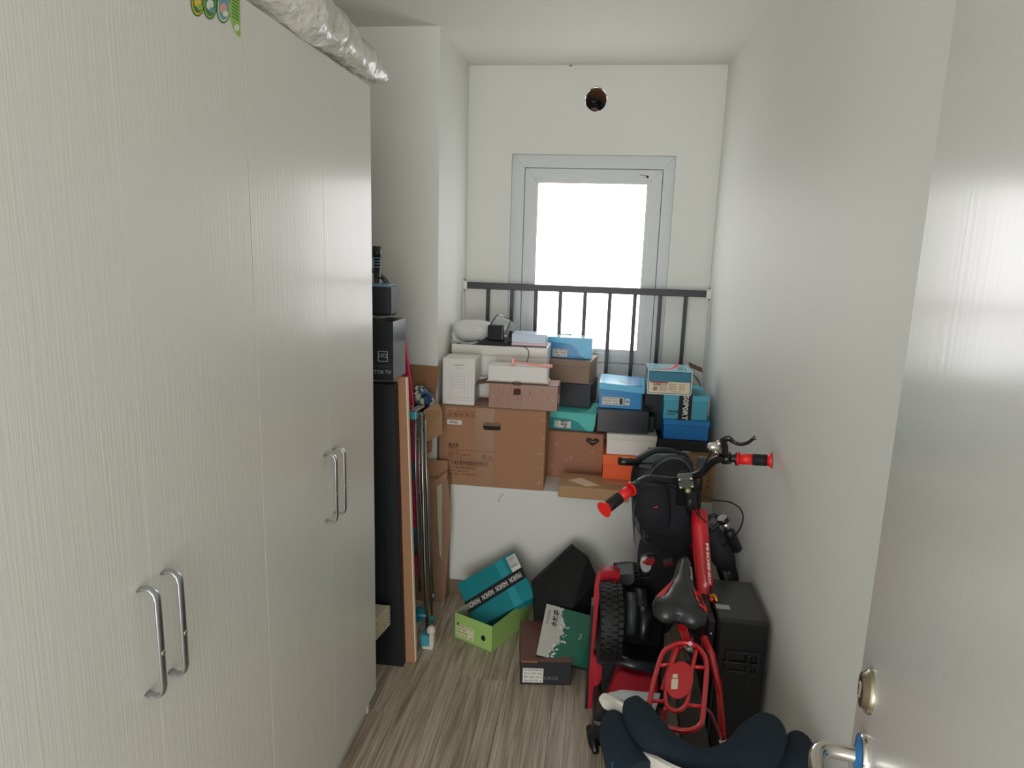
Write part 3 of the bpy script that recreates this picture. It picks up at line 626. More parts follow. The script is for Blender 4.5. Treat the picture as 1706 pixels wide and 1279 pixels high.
t = carton('shoe_box', 'cyan shoe box with a black lettered strap, right stack', 'box', A, 0, w, .26, h, CYAN, mat('cyan_lid', (72, 170, 192), .45), .030, ov=.004)
st = MB().box((w*.34, -.006, 0), (w*.64, -.0048, h+.001)).box((w*.34, -.006, h), (w*.64, .27, h+.0012)).build('strap', BAND, t)
text('S0P0RT', .034, (w*.49, -.0068, h*.49), 'front', PAPERW, st, rot=-PI/2, align='CENTER', width=h*1.02, bold=.0008)
text('运动 时尚', .012, (w*.08, -.0006, h*.30), 'front', INK, t, bold=.0005); text('SINCE 2019', .008, (w*.08, -.0006, h*.20), 'front', INK, t, bold=.0004)
zm = zl+h+.0025
A, w, yaw = frame((1079, 653.5), (1149.6, 655), zm, yaw=0, Y=3.19); h = at(1080, 617, Y=A.y).z-zm
t = thing('shoe_box', 'teal-blue shoe box with pink swoosh lid half open, top of right stack', 'box', A, 0)
MB().box((0, 0, 0), (w, .22, h-.003), .001).build('body', mat('petrol_blue_card', (16, 112, 138), .45), t)
m = MB(); m.box((-.004, -.004, h), (w+.004, .20, h+.003)); lo_ = m.build('lid', mat('pale_aqua_lid', (146, 200, 214), .3, coat=.4), t)
def strip(mb, cl, wd_, z, th=.0006):
    for (a, b, wa, wb_) in zip(cl, cl[1:], wd_, wd_[1:]):
        a, b = Vector(a), Vector(b); n_ = Vector((-(b-a).y, (b-a).x)).normalized()
        mb.hexa([(*(a+n_*wa), z), (*(a-n_*wa), z), (*(b-n_*wb_), z), (*(b+n_*wb_), z), (*(a+n_*wa), z+th), (*(a-n_*wa), z+th), (*(b-n_*wb_), z+th), (*(b+n_*wb_), z+th)])
cl = [(w*.04, .035), (w*.2, .030), (w*.36, .03), (w*.5, .055), (w*.62, .09), (w*.70, .14), (w*.76, .195)]
m = MB(); strip(m, cl, [.005, .009, .014, .013, .013, .014, .016], h+.003); m.build('swoosh_outline', PAPERW, lo_)
m = MB(); strip(m, cl, [.002, .006, .010, .009, .009, .010, .012], h+.0038); m.build('swoosh', mat('coral_print', (226, 96, 106), .4), lo_)
m = MB()
for k in range(3): m.box((w*(.72+.07*k), .03, h+.003), (w*(.72+.07*k)+.006, .10-.01*k, h+.0036))
m.build('lid_print', TEAL, lo_)
MB().box((-.0045, -.006, 0), (-.001, .001, h+.002)).box((w+.001, -.006, 0), (w+.0045, .001, h+.002)).box((-.0045, -.006, -.001), (w+.0045, .001, .003)).build('white_edge', PAPERW, t)
MB().hexa([(w, 0, h-.002), (w+.05, .03, h*.35), (w+.065, .20, h*.35), (w, .20, h-.002), (w, 0, h), (w+.052, .03, h*.36), (w+.067, .20, h*.36), (w, .20, h)]).build('side_flap', CHAR, t)
MB().hexa([(w+.005, .14, h+.004), (w+.068, .13, h-.02), (w+.07, .17, h-.005), (w+.005, .18, h+.02), (w+.005, .14, h+.006), (w+.068, .13, h-.018), (w+.07, .17, h-.003), (w+.005, .18, h+.022)]).build('brown_flap', mat('dark_brown_card', (84, 58, 50), .7), t)
lb = label_on(t, w*.015, w*.985, .006, h*.55, (), CREAM)
MB().box((w*.04, -.0022, h*.49), (w*.47, -.0014, h*.545)).build('red_band', mat('crimson_ink', (150, 30, 52), .6), lb)
text('6.0.8', h*.14, (w*.12, -.002, h*.42), 'front', INK, lb, bold=.0006); text('休闲运动 合格品', h*.09, (w*.27, -.002, h*.42), 'front', INK, lb, width=w*.18)
for k in range(3):
    text('款号 881', h*.08, (w*.50, -.002, h*(.44-.10*k)), 'front', INK, lb, width=w*.16); text('尺码 42', h*.08, (w*.72, -.002, h*(.44-.10*k)), 'front', INK, lb, width=w*.14)
    text('标准 QB/T', h*.07, (w*.27, -.002, h*(.32-.08*k)), 'front', INK, lb, width=w*.18)
m = MB()
for k in range(16): m.box((w*(.56+.016*k), -.002, h*.10), (w*(.56+.016*k)+.0012, -.0014, h*.16))
m.lathe([(0, 0), (.011, 0), (.011, .0005), (0, .0005)], Matrix.Translation((w*.17, -.0015, h*.24)) @ Matrix.Rotation(PI/2, 4, 'X'), 12); m.build('barcode', GREYINK, lb)
# dark box behind, between the stacks
A = at(1070, 722, Y=3.38); z0_ = SILL; w = at(1103, 722, Y=3.38).x-A.x; A.z = z0_
carton('shoe_box', 'tall dark box standing in the gap behind the azure box', 'box', A, 0, w, .22, at(1075, 655, Y=3.38).z-z0_, mat('ink_blue_card', (17, 25, 39), .5))
# flat parcel at the ledge edge
A, w, yaw = frame((929, 830.6), (1047, 835), SILL, yaw=0, Y=3.05); h = at(929, 808.5, Y=3.05).z-SILL
t = thing('parcel', 'flat brown parcel with blank paper slip, overhanging the ledge edge', 'box', A, -.03)
MB().box((0, 0, 0), (w, .20, h), .006, seg=3).build('body', CARD2, t)
MB().box((-.0008, .085, -.0), (w+.0008, .125, h+.0008)).build('tape', TAPE, t)
MB().hexa([(w*.11, .085, h+.001), (w*.40, .015, h+.001), (w*.58, .045, h+.001), (w*.30, .135, h+.001), (w*.11, .085, h+.0016), (w*.40, .015, h+.0016), (w*.58, .045, h+.0016), (w*.30, .135, h+.0016)]).build('paper_slip', mat('cream_slip', (228, 206, 170), .6), t)
# ------------------------------------------------------------------ left corner things
yb = 2.47
k0 = at(672, 1111, Z=0)
t = thing('black_board', 'tall black flat-packed panel standing behind the wardrobe end', 'panel', (k0.x, k0.y, 0))
ztop = at(657, 640, Y=k0.y+.02).z
xt_ = at(657, 640, Y=k0.y+.02).x-k0.x
MB().hexa([(-.20, 0, 0), (0, 0, 0), (0, .05, 0), (-.20, .05, 0), (-.22, .02, ztop), (xt_, .02, ztop), (xt_, .07, ztop), (-.22, .07, ztop)], .002).build('panel_body', mat('black_wrap', (15, 19, 25), .5, noise_amt=.1), t)
MB().hexa([(-.075, -.001, 0.02), (-.072, -.001, .02), (-.072, .0, .02), (-.075, 0, .02), (-.085, .019, ztop), (-.082, .019, ztop), (-.082, .0205, ztop), (-.085, .0205, ztop)]).build('seam', BPLAST, t)
k1 = at(693, 1104, Z=0)
t = thing('flattened_carton', 'tall narrow flattened brown carton leaning beside the black panel', 'cardboard', (k1.x, k1.y, 0))
xa = at(672, 1104, Y=k1.y).x-k1.x; zt = at(666, 628, Y=k1.y+.03).z; xb = at(656, 640, Y=k1.y+.03).x-k1.x; xc = at(677.5, 625, Y=k1.y+.03).x-k1.x
MB().hexa([(xa, 0, 0), (0, 0, 0), (0, .018, 0), (xa, .018, 0), (xb, .03, zt), (xc, .03, zt), (xc, .048, zt), (xb, .048, zt)], .001).build('board', CARD, t)
MB().hexa([(-.004, -.0015, .01), (.001, -.0015, .01), (.001, .018, .01), (-.004, .018, .01), (xc-.004, .0285, zt), (xc+.001, .0285, zt), (xc+.001, .048, zt), (xc-.004, .048, zt)]).build('edge_highlight', CREAM, t)  # cream strip painted in for the highlight along the right corner
# black tv box on top
bz = max(ztop, zt)+.002
b0 = at(655, 642, Y=2.44); 
t = thing('appliance_box', 'black printed box with its lit side coloured grey, standing on the tall panels', 'box', (b0.x-.20, 2.44, bz))
w = .20; d = .16; h = at(655, 536, Y=2.44).z-bz
MB().box((0, 0, 0), (w, d, h), .0015).build('body', [mat('black_gloss_print', (18, 22, 28), .35, noise_amt=.1, coat=.2)], t)
MB().box((w, .001, .002), (w+.0008, d-.001, h-.002)).build('lit_side', mat('lit_side_grey', (86, 92, 98), .25, coat=.4), t)  # side painted lighter grey to stand for the light falling on it
MB().box((w+.0008, .006, .006), (w+.0014, d-.006, .04)).build('side_caption', mat('dark_caption', (120, 124, 130), .4), t)
GP = mat('silver_print', (150, 154, 162), .5)
text('PROJECTOR TV', .019, (w-.007, -.0008, .032), 'front', GP, t, align='RIGHT', bold=.0004); text('COMPATIBLE', .011, (w-.010, -.0008, .054), 'front', mat('dim_print', (74, 76, 86), .5), t, align='RIGHT')
ring(MB(), (w-.058, w-.020, .072, .112), (w-.055, w-.023, .075, .109), -.0012, -.0004).build('logo_frame', GP, t); text('UCI', .020, (w-.039, -.0009, .094), 'front', GP, t, align='CENTER', bold=.0005)
ring(MB(), (w-.12, w-.085, .155, .215), (w-.12, w-.089, .160, .210), -.0012, -.0004).build('print_frame', GP, t)
zt2 = bz+h+.001
# speaker case and hoop
s0 = at(652, 530, Y=2.50)
t = thing('speaker_case', 'black textured case with pale blue rim on the black printed box', 'case', (s0.x-.075, 2.55, zt2))
hh = at(645, 475, Y=2.50).z-zt2
MB().box((-.10, -.05, .012), (.073, .05, hh), .014, seg=3).build('case_body', mat('textured_black', (27, 31, 35), .5, noise_amt=.3, nscale=90, bump=.8, bscale=220), t)
MB().box((-.10, -.051, hh-.008), (.068, .051, hh+.002), .003).build('rim', mat('pale_blue_trim', (110, 150, 176), .4), t)
MB().box((.0, -.03, 0), (.03, .03, .014)).build('foot', GREYINK, t)
MB().tube(smoothpath([(.0, -.01, hh), (.004, -.01, hh+.022), (.03, -.01, hh+.022), (.036, -.01, hh)], 4), .004, 8).build('handle', CHAR, t)
m = MB(); q = [at(628, 455, Y=2.66), at(643, 468, Y=2.66), at(654, 492, Y=2.66), at(658, 515, Y=2.66), at(659, 528, Y=2.66)]
q = [Vector((p_.x, p_.y, p_.z)) for p_ in q]
q[-1].z = zt2+.01
hp = m.tube(smoothpath(q, 5), .010, 10).tube([q[-1]+Vector((-.14, 0, 0)), q[-1]], .010, 10).tube(smoothpath([q[0], q[0]+Vector((-.03, 0, .01)), q[0]+Vector((-.10, 0, -.02)), q[-1]+Vector((-.14, 0, 0))], 5), .010).build('carry_hoop', mat('grey_hoop', (92, 90, 90), .5))
tag(hp, 'dark grey curved hoop standing behind the speaker case', 'hoop')
t = thing('grip_handle', 'black handle with pale blue rings sticking up behind the wardrobe', 'handle', (at(624, 470, Y=2.57).x, 2.60, zt2+.0))
g = lambda v: at(624, v, Y=2.60).z-zt2
MB().tube([(0, 0, 0), (0, 0, g(425))], .013, 12).tube([(0, 0, g(430)), (0, 0, g(410))], .017, 12).build('grip', BPLAST, t)
for v in (430, 435, 440, 445): MB().tube([(0, 0, g(v)), (0, 0, g(v)+.003)], .0175, 14).build('ring', mat('pale_ring', (140, 176, 200), .4), t)
# ribbed trays
def tray_stack(base, n, w_, d_, dz, label, yaw):
    t = thing('ribbed_trays', label, 'tray', base, yaw)
    for k in range(n): MB().box((-w_, -d_, k*dz), (.001*k % 2, 0, k*dz+dz*.62), .002).build('slat', WPLAST, t)
    return t
q = at(647, 1072, Y=2.41)
t = thing('ribbed_rack', 'stack of ivory slats jutting out low beside the wardrobe end', 'rack', (q.x, 2.40, 0))
zb_ = at(634, 1088, Y=2.24).z
MB().box((-.16, -.06, 0), (-.10, .04, zb_+.02), .003).build('support', WPLAST, t)
IV = mat('ivory_plastic', (206, 196, 168), .5)
MB().hexa([(-.15, -.18, zb_), (-.045, -.18, zb_), (-.012, .03, zb_), (-.15, .03, zb_), (-.15, -.18, zb_+.08), (-.045, -.18, zb_+.08), (-.012, .03, zb_+.08), (-.15, .03, zb_+.08)]).build('core', CHAR, t)
for k in range(7): MB().hexa([(-.16, -.19, zb_+k*.0125), (-.035, -.19, zb_+k*.0125), (.0, .04, zb_+k*.0125), (-.16, .04, zb_+k*.0125), (-.16, -.19, zb_+k*.0125+.0075), (-.035, -.19, zb_+k*.0125+.0075), (.0, .04, zb_+k*.0125+.0075), (-.16, .04, zb_+k*.0125+.0075)], .0015).build('slat', IV, t)
# pink ironing-board cover
def PX(pts, Y): return [at(u, v, Y=Y) for u, v in pts]
m = MB(); m.prism(PX(((668, 565), (673, 562), (679, 610), (686, 660), (691, 720), (695, 800), (696, 960), (686, 960), (676, 960)), 2.80), (0, .03, 0), .004)
o = m.build('pink_board', MAGENTA); tag(o, 'narrow folded board with a bright pink cloth cover, behind the brown board', 'board')
zlow = at(686, 960, Y=2.80).z
MB().box((at(680, 960, Y=2.8).x, 2.805, 0), (at(692, 960, Y=2.8).x, 2.825, zlow+.01)).build('foot', STEEL, o)
MB().prism(PX(((686, 770), (694, 770), (694, 800), (687, 800)), 2.796), (0, .003, 0)).prism(PX(((686, 880), (695, 880), (695, 920), (688, 920)), 2.796), (0, .003, 0)).build('blue_pattern', mat('blue_print', (44, 110, 150), .8), o)
MB().tube(PX(((671, 560), (672, 575)), 2.81), .006).build('hook', STEEL, o)
# metal drying rack
rk = thing('drying_rack', 'folded stainless clothes drying rack with teal plastic end caps', 'drying rack', at(715, 1077, Z=0))
rk.location.z = 0; RL = rk.location.copy()
def T(path, r, Y, mt, name, n=10, par=None):
    if not hasattr(Y, '__len__'): Y = [Y]*len(path)
    P = [at(u, v, Y=y)-RL for (u, v), y in zip(path, Y)]
    return MB().tube(P, r, n).build(name, mt, par or rk)
T([(691, 692), (693, 800), (697, 900), (700, 985)], .0065, 2.68, STEEL, 'pole')
T([(701, 690), (705, 820), (708, 940), (712, 1050)], .0085, [2.70, 2.69, 2.67, 2.65], STEEL, 'pole')
T([(707, 700), (712, 820), (716, 940), (720, 1030)], .006, 2.72, STEEL, 'pole')
T([(697, 700), (699, 800), (703, 870), (700, 905), (692, 925)], .0055, 2.74, STEEL, 'pole')
T([(712, 780), (716, 880), (721, 1000)], .005, 2.76, STEEL, 'pole')
for v, u0 in ((678, 682), (717, 683), (732, 684), (775, 686), (821, 687), (864, 688), (906, 689), (948, 690)): T([(u0, v), (699 if v > 690 else 688, v-1)], .0035, 2.73, STEEL, 'rung', 8)
q = at(689, 690, Y=2.665)-RL; MB().box(q-Vector((.018, .02, .018)), q+Vector((.016, .01, .014)), .004, seg=2).build('end_cap', TEALP, rk)
q2 = at(702, 676, Y=2.80)-RL; MB().hexa([q+Vector((-.016, -.014, .014)), q+Vector((.016, -.014, .014)), q2+Vector((.014, 0, -.004)), q2+Vector((-.014, 0, -.004)), q+Vector((-.016, -.014, .020)), q+Vector((.016, -.014, .020)), q2+Vector((.014, 0, .003)), q2+Vector((-.014, 0, .003))], .001).build('top_bracket', ALU, rk)
q = at(701, 700, Y=2.70)-RL; MB().box(q-Vector((.012, .005, .05)), q+Vector((.016, .01, .035)), .004).build('hinge_plate', STEEL, rk)
for k in range(4): MB().ball(q+Vector((.008, -.007, .025-.016*k)), .003, 8).build('rivet', ALU, rk)
q = at(701, 1035, Y=2.66)-RL; MB().box(q-Vector((.022, .01, .0)), q+Vector((.008, .02, .062)), .004).build('clip', mat('deep_teal_plastic', (20, 116, 136), .35), rk)
q = at(703, 1024, Y=2.65)-RL; MB().box(q-Vector((.020, .008, .005)), q+Vector((.020, .008, .006)), .002).build('clip', TEALP, rk)
q = at(719, 1032, Y=2.70)-RL; MB().box(q-Vector((.006, .01, .014)), q+Vector((.010, .01, .018)), .003).build('clip', mat('green_teal_plastic', (40, 140, 136), .35), rk)
q = at(720, 992, Y=2.74)-RL; MB().ball(q, .009, 10).build('knob', mat('pale_blue_plastic', (140, 196, 214), .4), rk)
MB().hexa([(-.030, -.02, 0), (.008, -.02, 0), (.008, .03, 0), (-.030, .03, 0), (-.036, -.02, .062), (.002, -.02, .062), (.002, .03, .062), (-.036, .03, .062)], .003).build('foot', TEALP, rk)
MB().hexa([(-.024, -.024, 0), (.020, -.024, 0), (.020, .03, 0), (-.024, .03, 0), (-.028, -.022, .012), (.024, -.022, .016), (.024, .03, .016), (-.028, .03, .012)], .003).box((.004, -.022, .010), (.024, .02, .075), .006, seg=2).ball((.010, -.008, .085), .020, 14).build('foot_wheel', mat('ivory_rubber', (214, 208, 190), .5), rk)
q = at(706, 1045, Y=2.66)-RL; MB().ball(q+Vector((-.010, 0, 0)), .014, 10, (.5, 1, 1)).build('foot_boss', mat('grey_boss', (120, 120, 120), .5), rk)
# lower carton
c0 = at(743, 1000, Z=0)
t = thing('cardboard_box', 'tall battered carton standing on the floor behind the drying rack', 'box', (c0.x, c0.y-.02, 0))
zt = at(738, 792, Y=3.0).z; DD = F-.014-c0.y+.02
m = MB(); cols = []
M_ = 8
prof = [(0, 0), (.004, .12), (.012, .25), (.018, .35), (.022, .45), (.016, .55), (.006, zt-.02)]
for (xa_, z0_), (xb_, z1_) in zip(prof, prof[1:]): m.hexa([(-.22, 0, z0_), (xa_*1.0, 0, z0_), (0, DD, z0_), (-.22, DD, z0_), (-.22, 0, z1_), (xb_, 0, z1_), (0, DD, z1_), (-.22, DD, z1_)])
m.build('body', CARD3, t)
m = MB(); m.hexa([(-.10, -.003, zt-.10), (.003, -.003, zt-.02), (.002, 0, zt-.02), (-.10, 0, zt-.10), (-.07, -.003, zt-.045), (.003, -.003, zt+.02), (.002, .0, zt+.02), (-.07, 0, zt-.045)]); m.hexa([(-.12, .03, zt-.02), (0, .03, zt-.02), (0, .033, zt-.02), (-.12, .033, zt-.02), (-.12, .06, zt+.05), (-.01, .06, zt+.05), (-.01, .063, zt+.05), (-.12, .063, zt+.05)]); m.build('flap', CARD, t)
MB().hexa([(-.030, -.004, .26), (-.018, -.004, .22), (-.018, .0, .22), (-.030, .0, .26), (-.046, -.004, zt-.06), (-.020, -.004, zt-.04), (-.020, .0, zt-.04), (-.046, 0, zt-.06)]).build('tape', mat('peeling_tape', (188, 180, 156), .3, noise_amt=.2, nscale=60, coat=.3), t)
# upper open carton with flaps and patterned bag
zb2 = zt+.052
c1 = at(713, 742, Y=2.96)
t = thing('open_carton', 'opened brown carton with raised flaps holding a patterned plastic bag', 'box', (at(690, 740, Y=2.96).x, 2.92, zb2))
O = t.location.copy()
def H(pts, Y, dy, mt, name, bev=0):
    P = [at(u, v, Y=y)-O for (u, v), y in zip(pts, Y if hasattr(Y, '__len__') else [Y]*len(pts))]
    return MB().prism(P, (0, dy, 0), bev).build(name, mt, t)
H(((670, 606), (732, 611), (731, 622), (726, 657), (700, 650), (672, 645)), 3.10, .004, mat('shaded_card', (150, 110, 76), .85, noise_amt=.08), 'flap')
H(((706, 683), (730, 671), (736, 683), (737, 723), (720, 730), (707, 737)), [2.86, 2.99, 3.0, 2.99, 2.94, 2.87], .003, CARD2, 'flap')
H(((700, 740), (720, 732), (719, 752), (708, 760), (700, 762)), 3.02, .003, CARD, 'flap')
H(((715, 657), (726, 658), (720, 700), (712, 700)), 3.08, .003, CARD3, 'flap')
m = MB().box((-.14, .0, 0), (.03, .17, at(700, 735, Y=2.98).z-zb2), .002); m.build('body', CARD3, t)
m = MB(); cc = at(699, 668, Y=3.02)-O; m.ball(cc, .062, 20, (1.0, .8, 1.15)); bg = m.build('patterned_bag', [mat('bag_blue', (24, 76, 118), .3, coat=.5, noise_amt=.5, nscale=18), mat('bag_cream', (212, 206, 170), .3, coat=.5), mat('bag_navy', (14, 24, 42), .3, coat=.5), PAPERW], t); wob(bg, .02, 22, 1)
for f in bg.data.polygons:
    c_ = f.center-cc; k_ = noise.noise(Vector((c_.x*26+3, c_.z*18, 1.3)))
    f.material_index = 1 if c_.z > -.01 and .0 < c_.x-(.03-c_.z)*.5 < .015 else 3 if c_.x > .055 or k_ > .5 else 2 if k_ < -.08 else 0
# ------------------------------------------------------------------ floor boxes
def openbox(t, w, d, h, m, mi=None, th=.003):
    MB().box((0, 0, 0), (w, d, th)).box((0, 0, 0), (w, th, h), .0006).box((0, d-th, 0), (w, d, h), .0006).box((0, 0, 0), (th, d, h), .0006).box((w-th, 0, 0), (w, d, h), .0006).build('body', m, t)
    if mi: MB().box((th, th, th), (w-th, d-th, th+.001)).box((th, th, th), (th+.0008, d-th, h-.002)).box((w-th-.0008, th, th), (w-th, d-th, h-.002)).box((th, d-th-.0008, th), (w-th, d-th, h-.002)).build('lining', mi, t)
A, Bq, C_ = at(757, 1061, Z=0), at(819.5, 1086.5, Z=0), at(866, 1048.5, Z=0)
yaw = math.atan2(Bq.y-A.y, Bq.x-A.x); w = (Bq-A).length
h = at(757, 1019.6, Y=A.y).z
d = .30
gb = thing('shoe_box', 'open apple-green shoe box on the floor with a round hole', 'box', A, yaw)
openbox(gb, w, d, h, GREEN, mat('box_inside_grey', (170, 172, 150), .8))
lb = label_on(gb, w*.06, w*.52, h*.12, h*.62, ('品名 男鞋  货号 2208', '颜色 白绿', '等级 合格品', 'HI 0531  42'), mat('pale_green_label', (214, 214, 170), .6))
text('EI', .016, (w*.07, -.0018, h*.60), 'front', INK, gb, bold=.0008)
n = 20; MB().prism([Vector((w*.77+.011*math.cos(2*PI*k/n), -.0012, h*.42+.013*math.sin(2*PI*k/n))) for k in range(n)], (0, .001, 0)).build('vent_hole', mat('hole_dark', (14, 15, 14), .9), gb)
# teal box tipped into the green one: frame from three photo corners
P0 = at(762, 972, Y=2.91)      # left upper corner
P1 = at(855, 920, Y=2.985)      # right upper corner
P2 = at(806, 1040, Y=2.755)      # right lower corner
ex = (P1-P0); lx = ex.length; ex.normalize()
ey = P2-P0; ey = ey-ex*ey.dot(ex); ly = ey.length; ey.normalize(); ez = ex.cross(ey)
Mx = Matrix((ex, -ey, -ez)).transposed().to_4x4(); Mx.translation = P0
if (Mx.to_3x3() @ Vector((0, 0, 1))).z < 0: Mx = Matrix((ex, ey, ez)).transposed().to_4x4(); Mx.translation = P0
sgn = 1 if (Mx.to_3x3() @ Vector((0, 1, 0))).dot(ey) > 0 else -1
tb = thing('shoe_box', 'teal shoe box with black lettered ribbon tipped into the green box', 'box', M=Mx)
y0_, y1_ = (0, ly) if sgn > 0 else (-ly, 0)
dz = -.05
MB().box((0, y0_, dz), (lx, y1_, 0), .0015).build('body', TEAL, tb)
lt = mat('light_teal_card', (44, 152, 164), .5)
MB().box((lx*.66, y0_-.001, dz), (lx*.80, y1_+.001, .0015), .001).build('band', lt, tb)
MB().box((lx*.80, y0_-.003, dz-.004), (lx+.004, y1_+.003, .003), .001).build('lid', TEAL, tb)
yu = lambda f: y1_-(y1_-y0_)*f if sgn < 0 else y0_+(y1_-y0_)*f    # f=0 upper edge, 1 lower edge
ya, yb_ = sorted((yu(.52), yu(.74)))
rbm = MB().hexa([(-.002, yu(.66), .002), (-.002, yu(.43), .002), (lx+.006, yu(.37), .0036), (lx+.006, yu(.60), .0036), (-.002, yu(.66), .004), (-.002, yu(.43), .004), (lx+.006, yu(.37), .0056), (lx+.006, yu(.60), .0056)])
rb_ = rbm.build('ribbon', BAND, tb)
for k in range(4):
    f = .10+k*.245; yc = yu(.545-f*.06)
    text('FASHION', .036, (lx*f+.008, yc, .0066), Matrix.Rotation(math.atan2((yu(.37)-yu(.43)), lx), 4, 'Z'), PAPERW, rb_, rot=PI, align='CENTER', width=lx*.20, bold=.0006)
l_ = MB().box((lx*.86, yu(.04) if sgn > 0 else yu(.40), .0035), (lx+.004, yu(.40) if sgn > 0 else yu(.04), .0045)).build('label', PAPERW, tb)
for k in range(4): text('时尚 '+str(38+k)+' 女鞋', .010, (lx*.88+k*lx*.030, yu(.06), .005), Matrix.Rotation(-PI/2, 4, 'Z'), INK, l_)
# black tilted box
def PXS(l): return [at(u, v, Y=y) for u, v, y in l]
pts = PXS([(893, 1003, 2.78), (954, 1012, 2.72), (996, 966, 2.86), (935, 990, 3.02)])
tp = PXS([(886, 966, 2.90), (960, 912, 2.80), (979, 926, 2.90), (951, 906, 3.04)])
t = thing('shoe_box', 'matte black box propped on its corner behind the floor boxes', 'box', (pts[0].x, pts[0].y, 0))
o = t.location.copy()
a0, a1, a2, a3, a4 = at(885, 967, Y=2.86), at(951, 906, Y=3.02), at(893, 1003, Y=2.74), at(960, 912, Y=2.96), at(979, 926, Y=2.93)
b0, b1 = at(954, 1012, Y=2.70), at(997, 966, Y=2.88)
base = [Vector((a2.x, a2.y, 0)), Vector((b0.x, b0.y+.0, 0)), Vector((b1.x, b1.y, 0)), Vector((a1.x, 3.08, 0))]
m = MB()
t_ = bmesh.new(); V = [t_.verts.new(v-o) for v in (a0, a2, b0, b1, a4, a3, a1, Vector((a2.x, a2.y+.03, .0)), Vector((b0.x, b0.y+.02, .0)), Vector((b1.x, b1.y+.0, 0)), Vector((a1.x, 3.07, 0)))]
r_ = bmesh.ops.convex_hull(t_, input=V); bmesh.ops.delete(t_, geom=[g for g in r_['geom_interior'] if isinstance(g, bmesh.types.BMVert)], context='VERTS')
for f in t_.faces: f.smooth = False
m.add(t_); m.build('body', mat('soot_card', (14, 16, 18), .7, noise_amt=.15), t)
m = MB(); m.hexa([a0-o, a0-o+Vector((.006, -.006, .004)), a1-o+Vector((.006, -.006, .004)), a1-o, a0-o+Vector((.01, 0, -.02)), a0-o+Vector((.015, -.008, -.02)), a3-o+Vector((.006, -.01, -.002)), a3-o]); m.build('lid_edge', mat('soot_edge', (21, 24, 27), .6), t)
# dark brown box
A, w, yaw = frame((866, 1139.5), (951, 1142), 0); h = at(865, 1100, Y=A.y).z
DB = mat('charcoal_card', (36, 35, 38), .6)
t = thing('shoe_box', 'charcoal and brown shoe box on the floor with white label', 'box', A, yaw)
MB().box((0, 0, 0), (w, .30, h-.002), .0015).build('body', DB, t)
MB().box((-.001, .002, h-.003), (w+.001, .30, h), .001).build('lid', mat('chocolate_card', (112, 74, 60), .5), t)
m = MB()
for k in range(11): m.box((w*.02+k*w*.028, -.001, h-.006), (w*.02+k*w*.028+.004, .0, h-.002))
m.build('trim_dash', mat('orange_dash', (210, 130, 60), .6), t)
label_on(t, w*.05, w*.45, h*.10, h*.70, ('品名: 时尚女鞋 跟高 38码', '货号: 0113 颜色: 大红色', '等级: 合格品 尺码: 36', '地址: 温州 价格: 128'), PAPERW)
text('LIKOE', .020, (w*.47, -.0006, h*.30), 'front', mat('dim_silver', (128, 126, 130), .5), t)
Abox, wbx, hbx, yawb = A.copy(), w, h, yaw
# forest green box leaning on it
Q0 = at(893.5, 1088, Y=A.y+.03); Q0.z = h+.006
Q0 = at(893.5, 1090, Z=h+.010); Q1 = at(979.5, 1113, Y=Q0.y+.0); Q2 = at(895, 1001.5, Y=Q0.y+.20)
ex = Q1-Q0; wg = ex.length; ex.normalize(); ey = Q2-Q0; ey -= ex*ey.dot(ex); lg = ey.length; ey.normalize(); ez = ex.cross(ey)
Mx = Matrix((ex, ey, ez)).transposed().to_4x4(); Mx.translation = Q0
t = thing('shoe_box', 'glossy forest green shoe box with white mountain print leaning on the charcoal box', 'box', M=Mx)
th = .022
MB().box((0, 0, -th), (wg, lg, 0), .001).build('body', DGREEN, t)
MB().box((-.001, -.0015, -th-.001), (wg+.001, 0.001, .0005), .0005).build('front_edge', mat('dark_green_edge', (13, 43, 36), .3, coat=.3), t)
rid = [(.28, 1.0), (.33, .93), (.30, .87), (.36, .80), (.40, .72), (.46, .66), (.40, .58), (.44, .50), (.37, .44), (.40, .34), (.34, .28), (.30, .20), (.26, .12), (.22, .06), (.25, .0)]
pts = [Vector((.0, .0, .0004)), Vector((0, lg, .0004))]+[Vector((x_*wg, y_*lg, .0004)) for x_, y_ in rid]
MB().prism(pts, (0, 0, .0006)).build('white_field', mat('stone_white_print', (186, 184, 174), .3, coat=.3), t)
m = MB(); rnd = random.Random(8)
for k in range(46):
    x_, y_ = rid[k % len(rid)]; x_ += (rnd.random()-.35)*.14; y_ = min(.97, max(.03, y_+(rnd.random()-.5)*.07)); s_ = .004+.006*rnd.random(); a_ = rnd.random()*6
    m.prism([Vector((x_*wg+s_*math.cos(a_), y_*lg+s_*math.sin(a_), .0011)), Vector((x_*wg+.3*s_*math.cos(a_+2), y_*lg+.5*s_*math.sin(a_+2), .0011)), Vector((x_*wg+s_*.7*math.cos(a_+4), y_*lg+s_*math.sin(a_+4), .0011))], (0, 0, .0004))
for x_, y_ in ((.76, .56), (.77, .51), (.74, .47)): m.box((x_*wg, y_*lg, .0008), (x_*wg+.004, y_*lg+.006, .0012))
m.build('mountain_print', PAPERW, t)
text('木林森', .027, (wg*.235, lg*.76, .0012), 'top', INK, t, rot=PI/2, align='CENTER', bold=.0006); text('MULINSEN', .014, (wg*.09, lg*.76, .0012), 'top', INK, t, rot=PI/2, align='CENTER')
text('木林森', .013, (wg*.12, -.0022, -th*.55), 'front', PAPERW, t, bold=.0003)
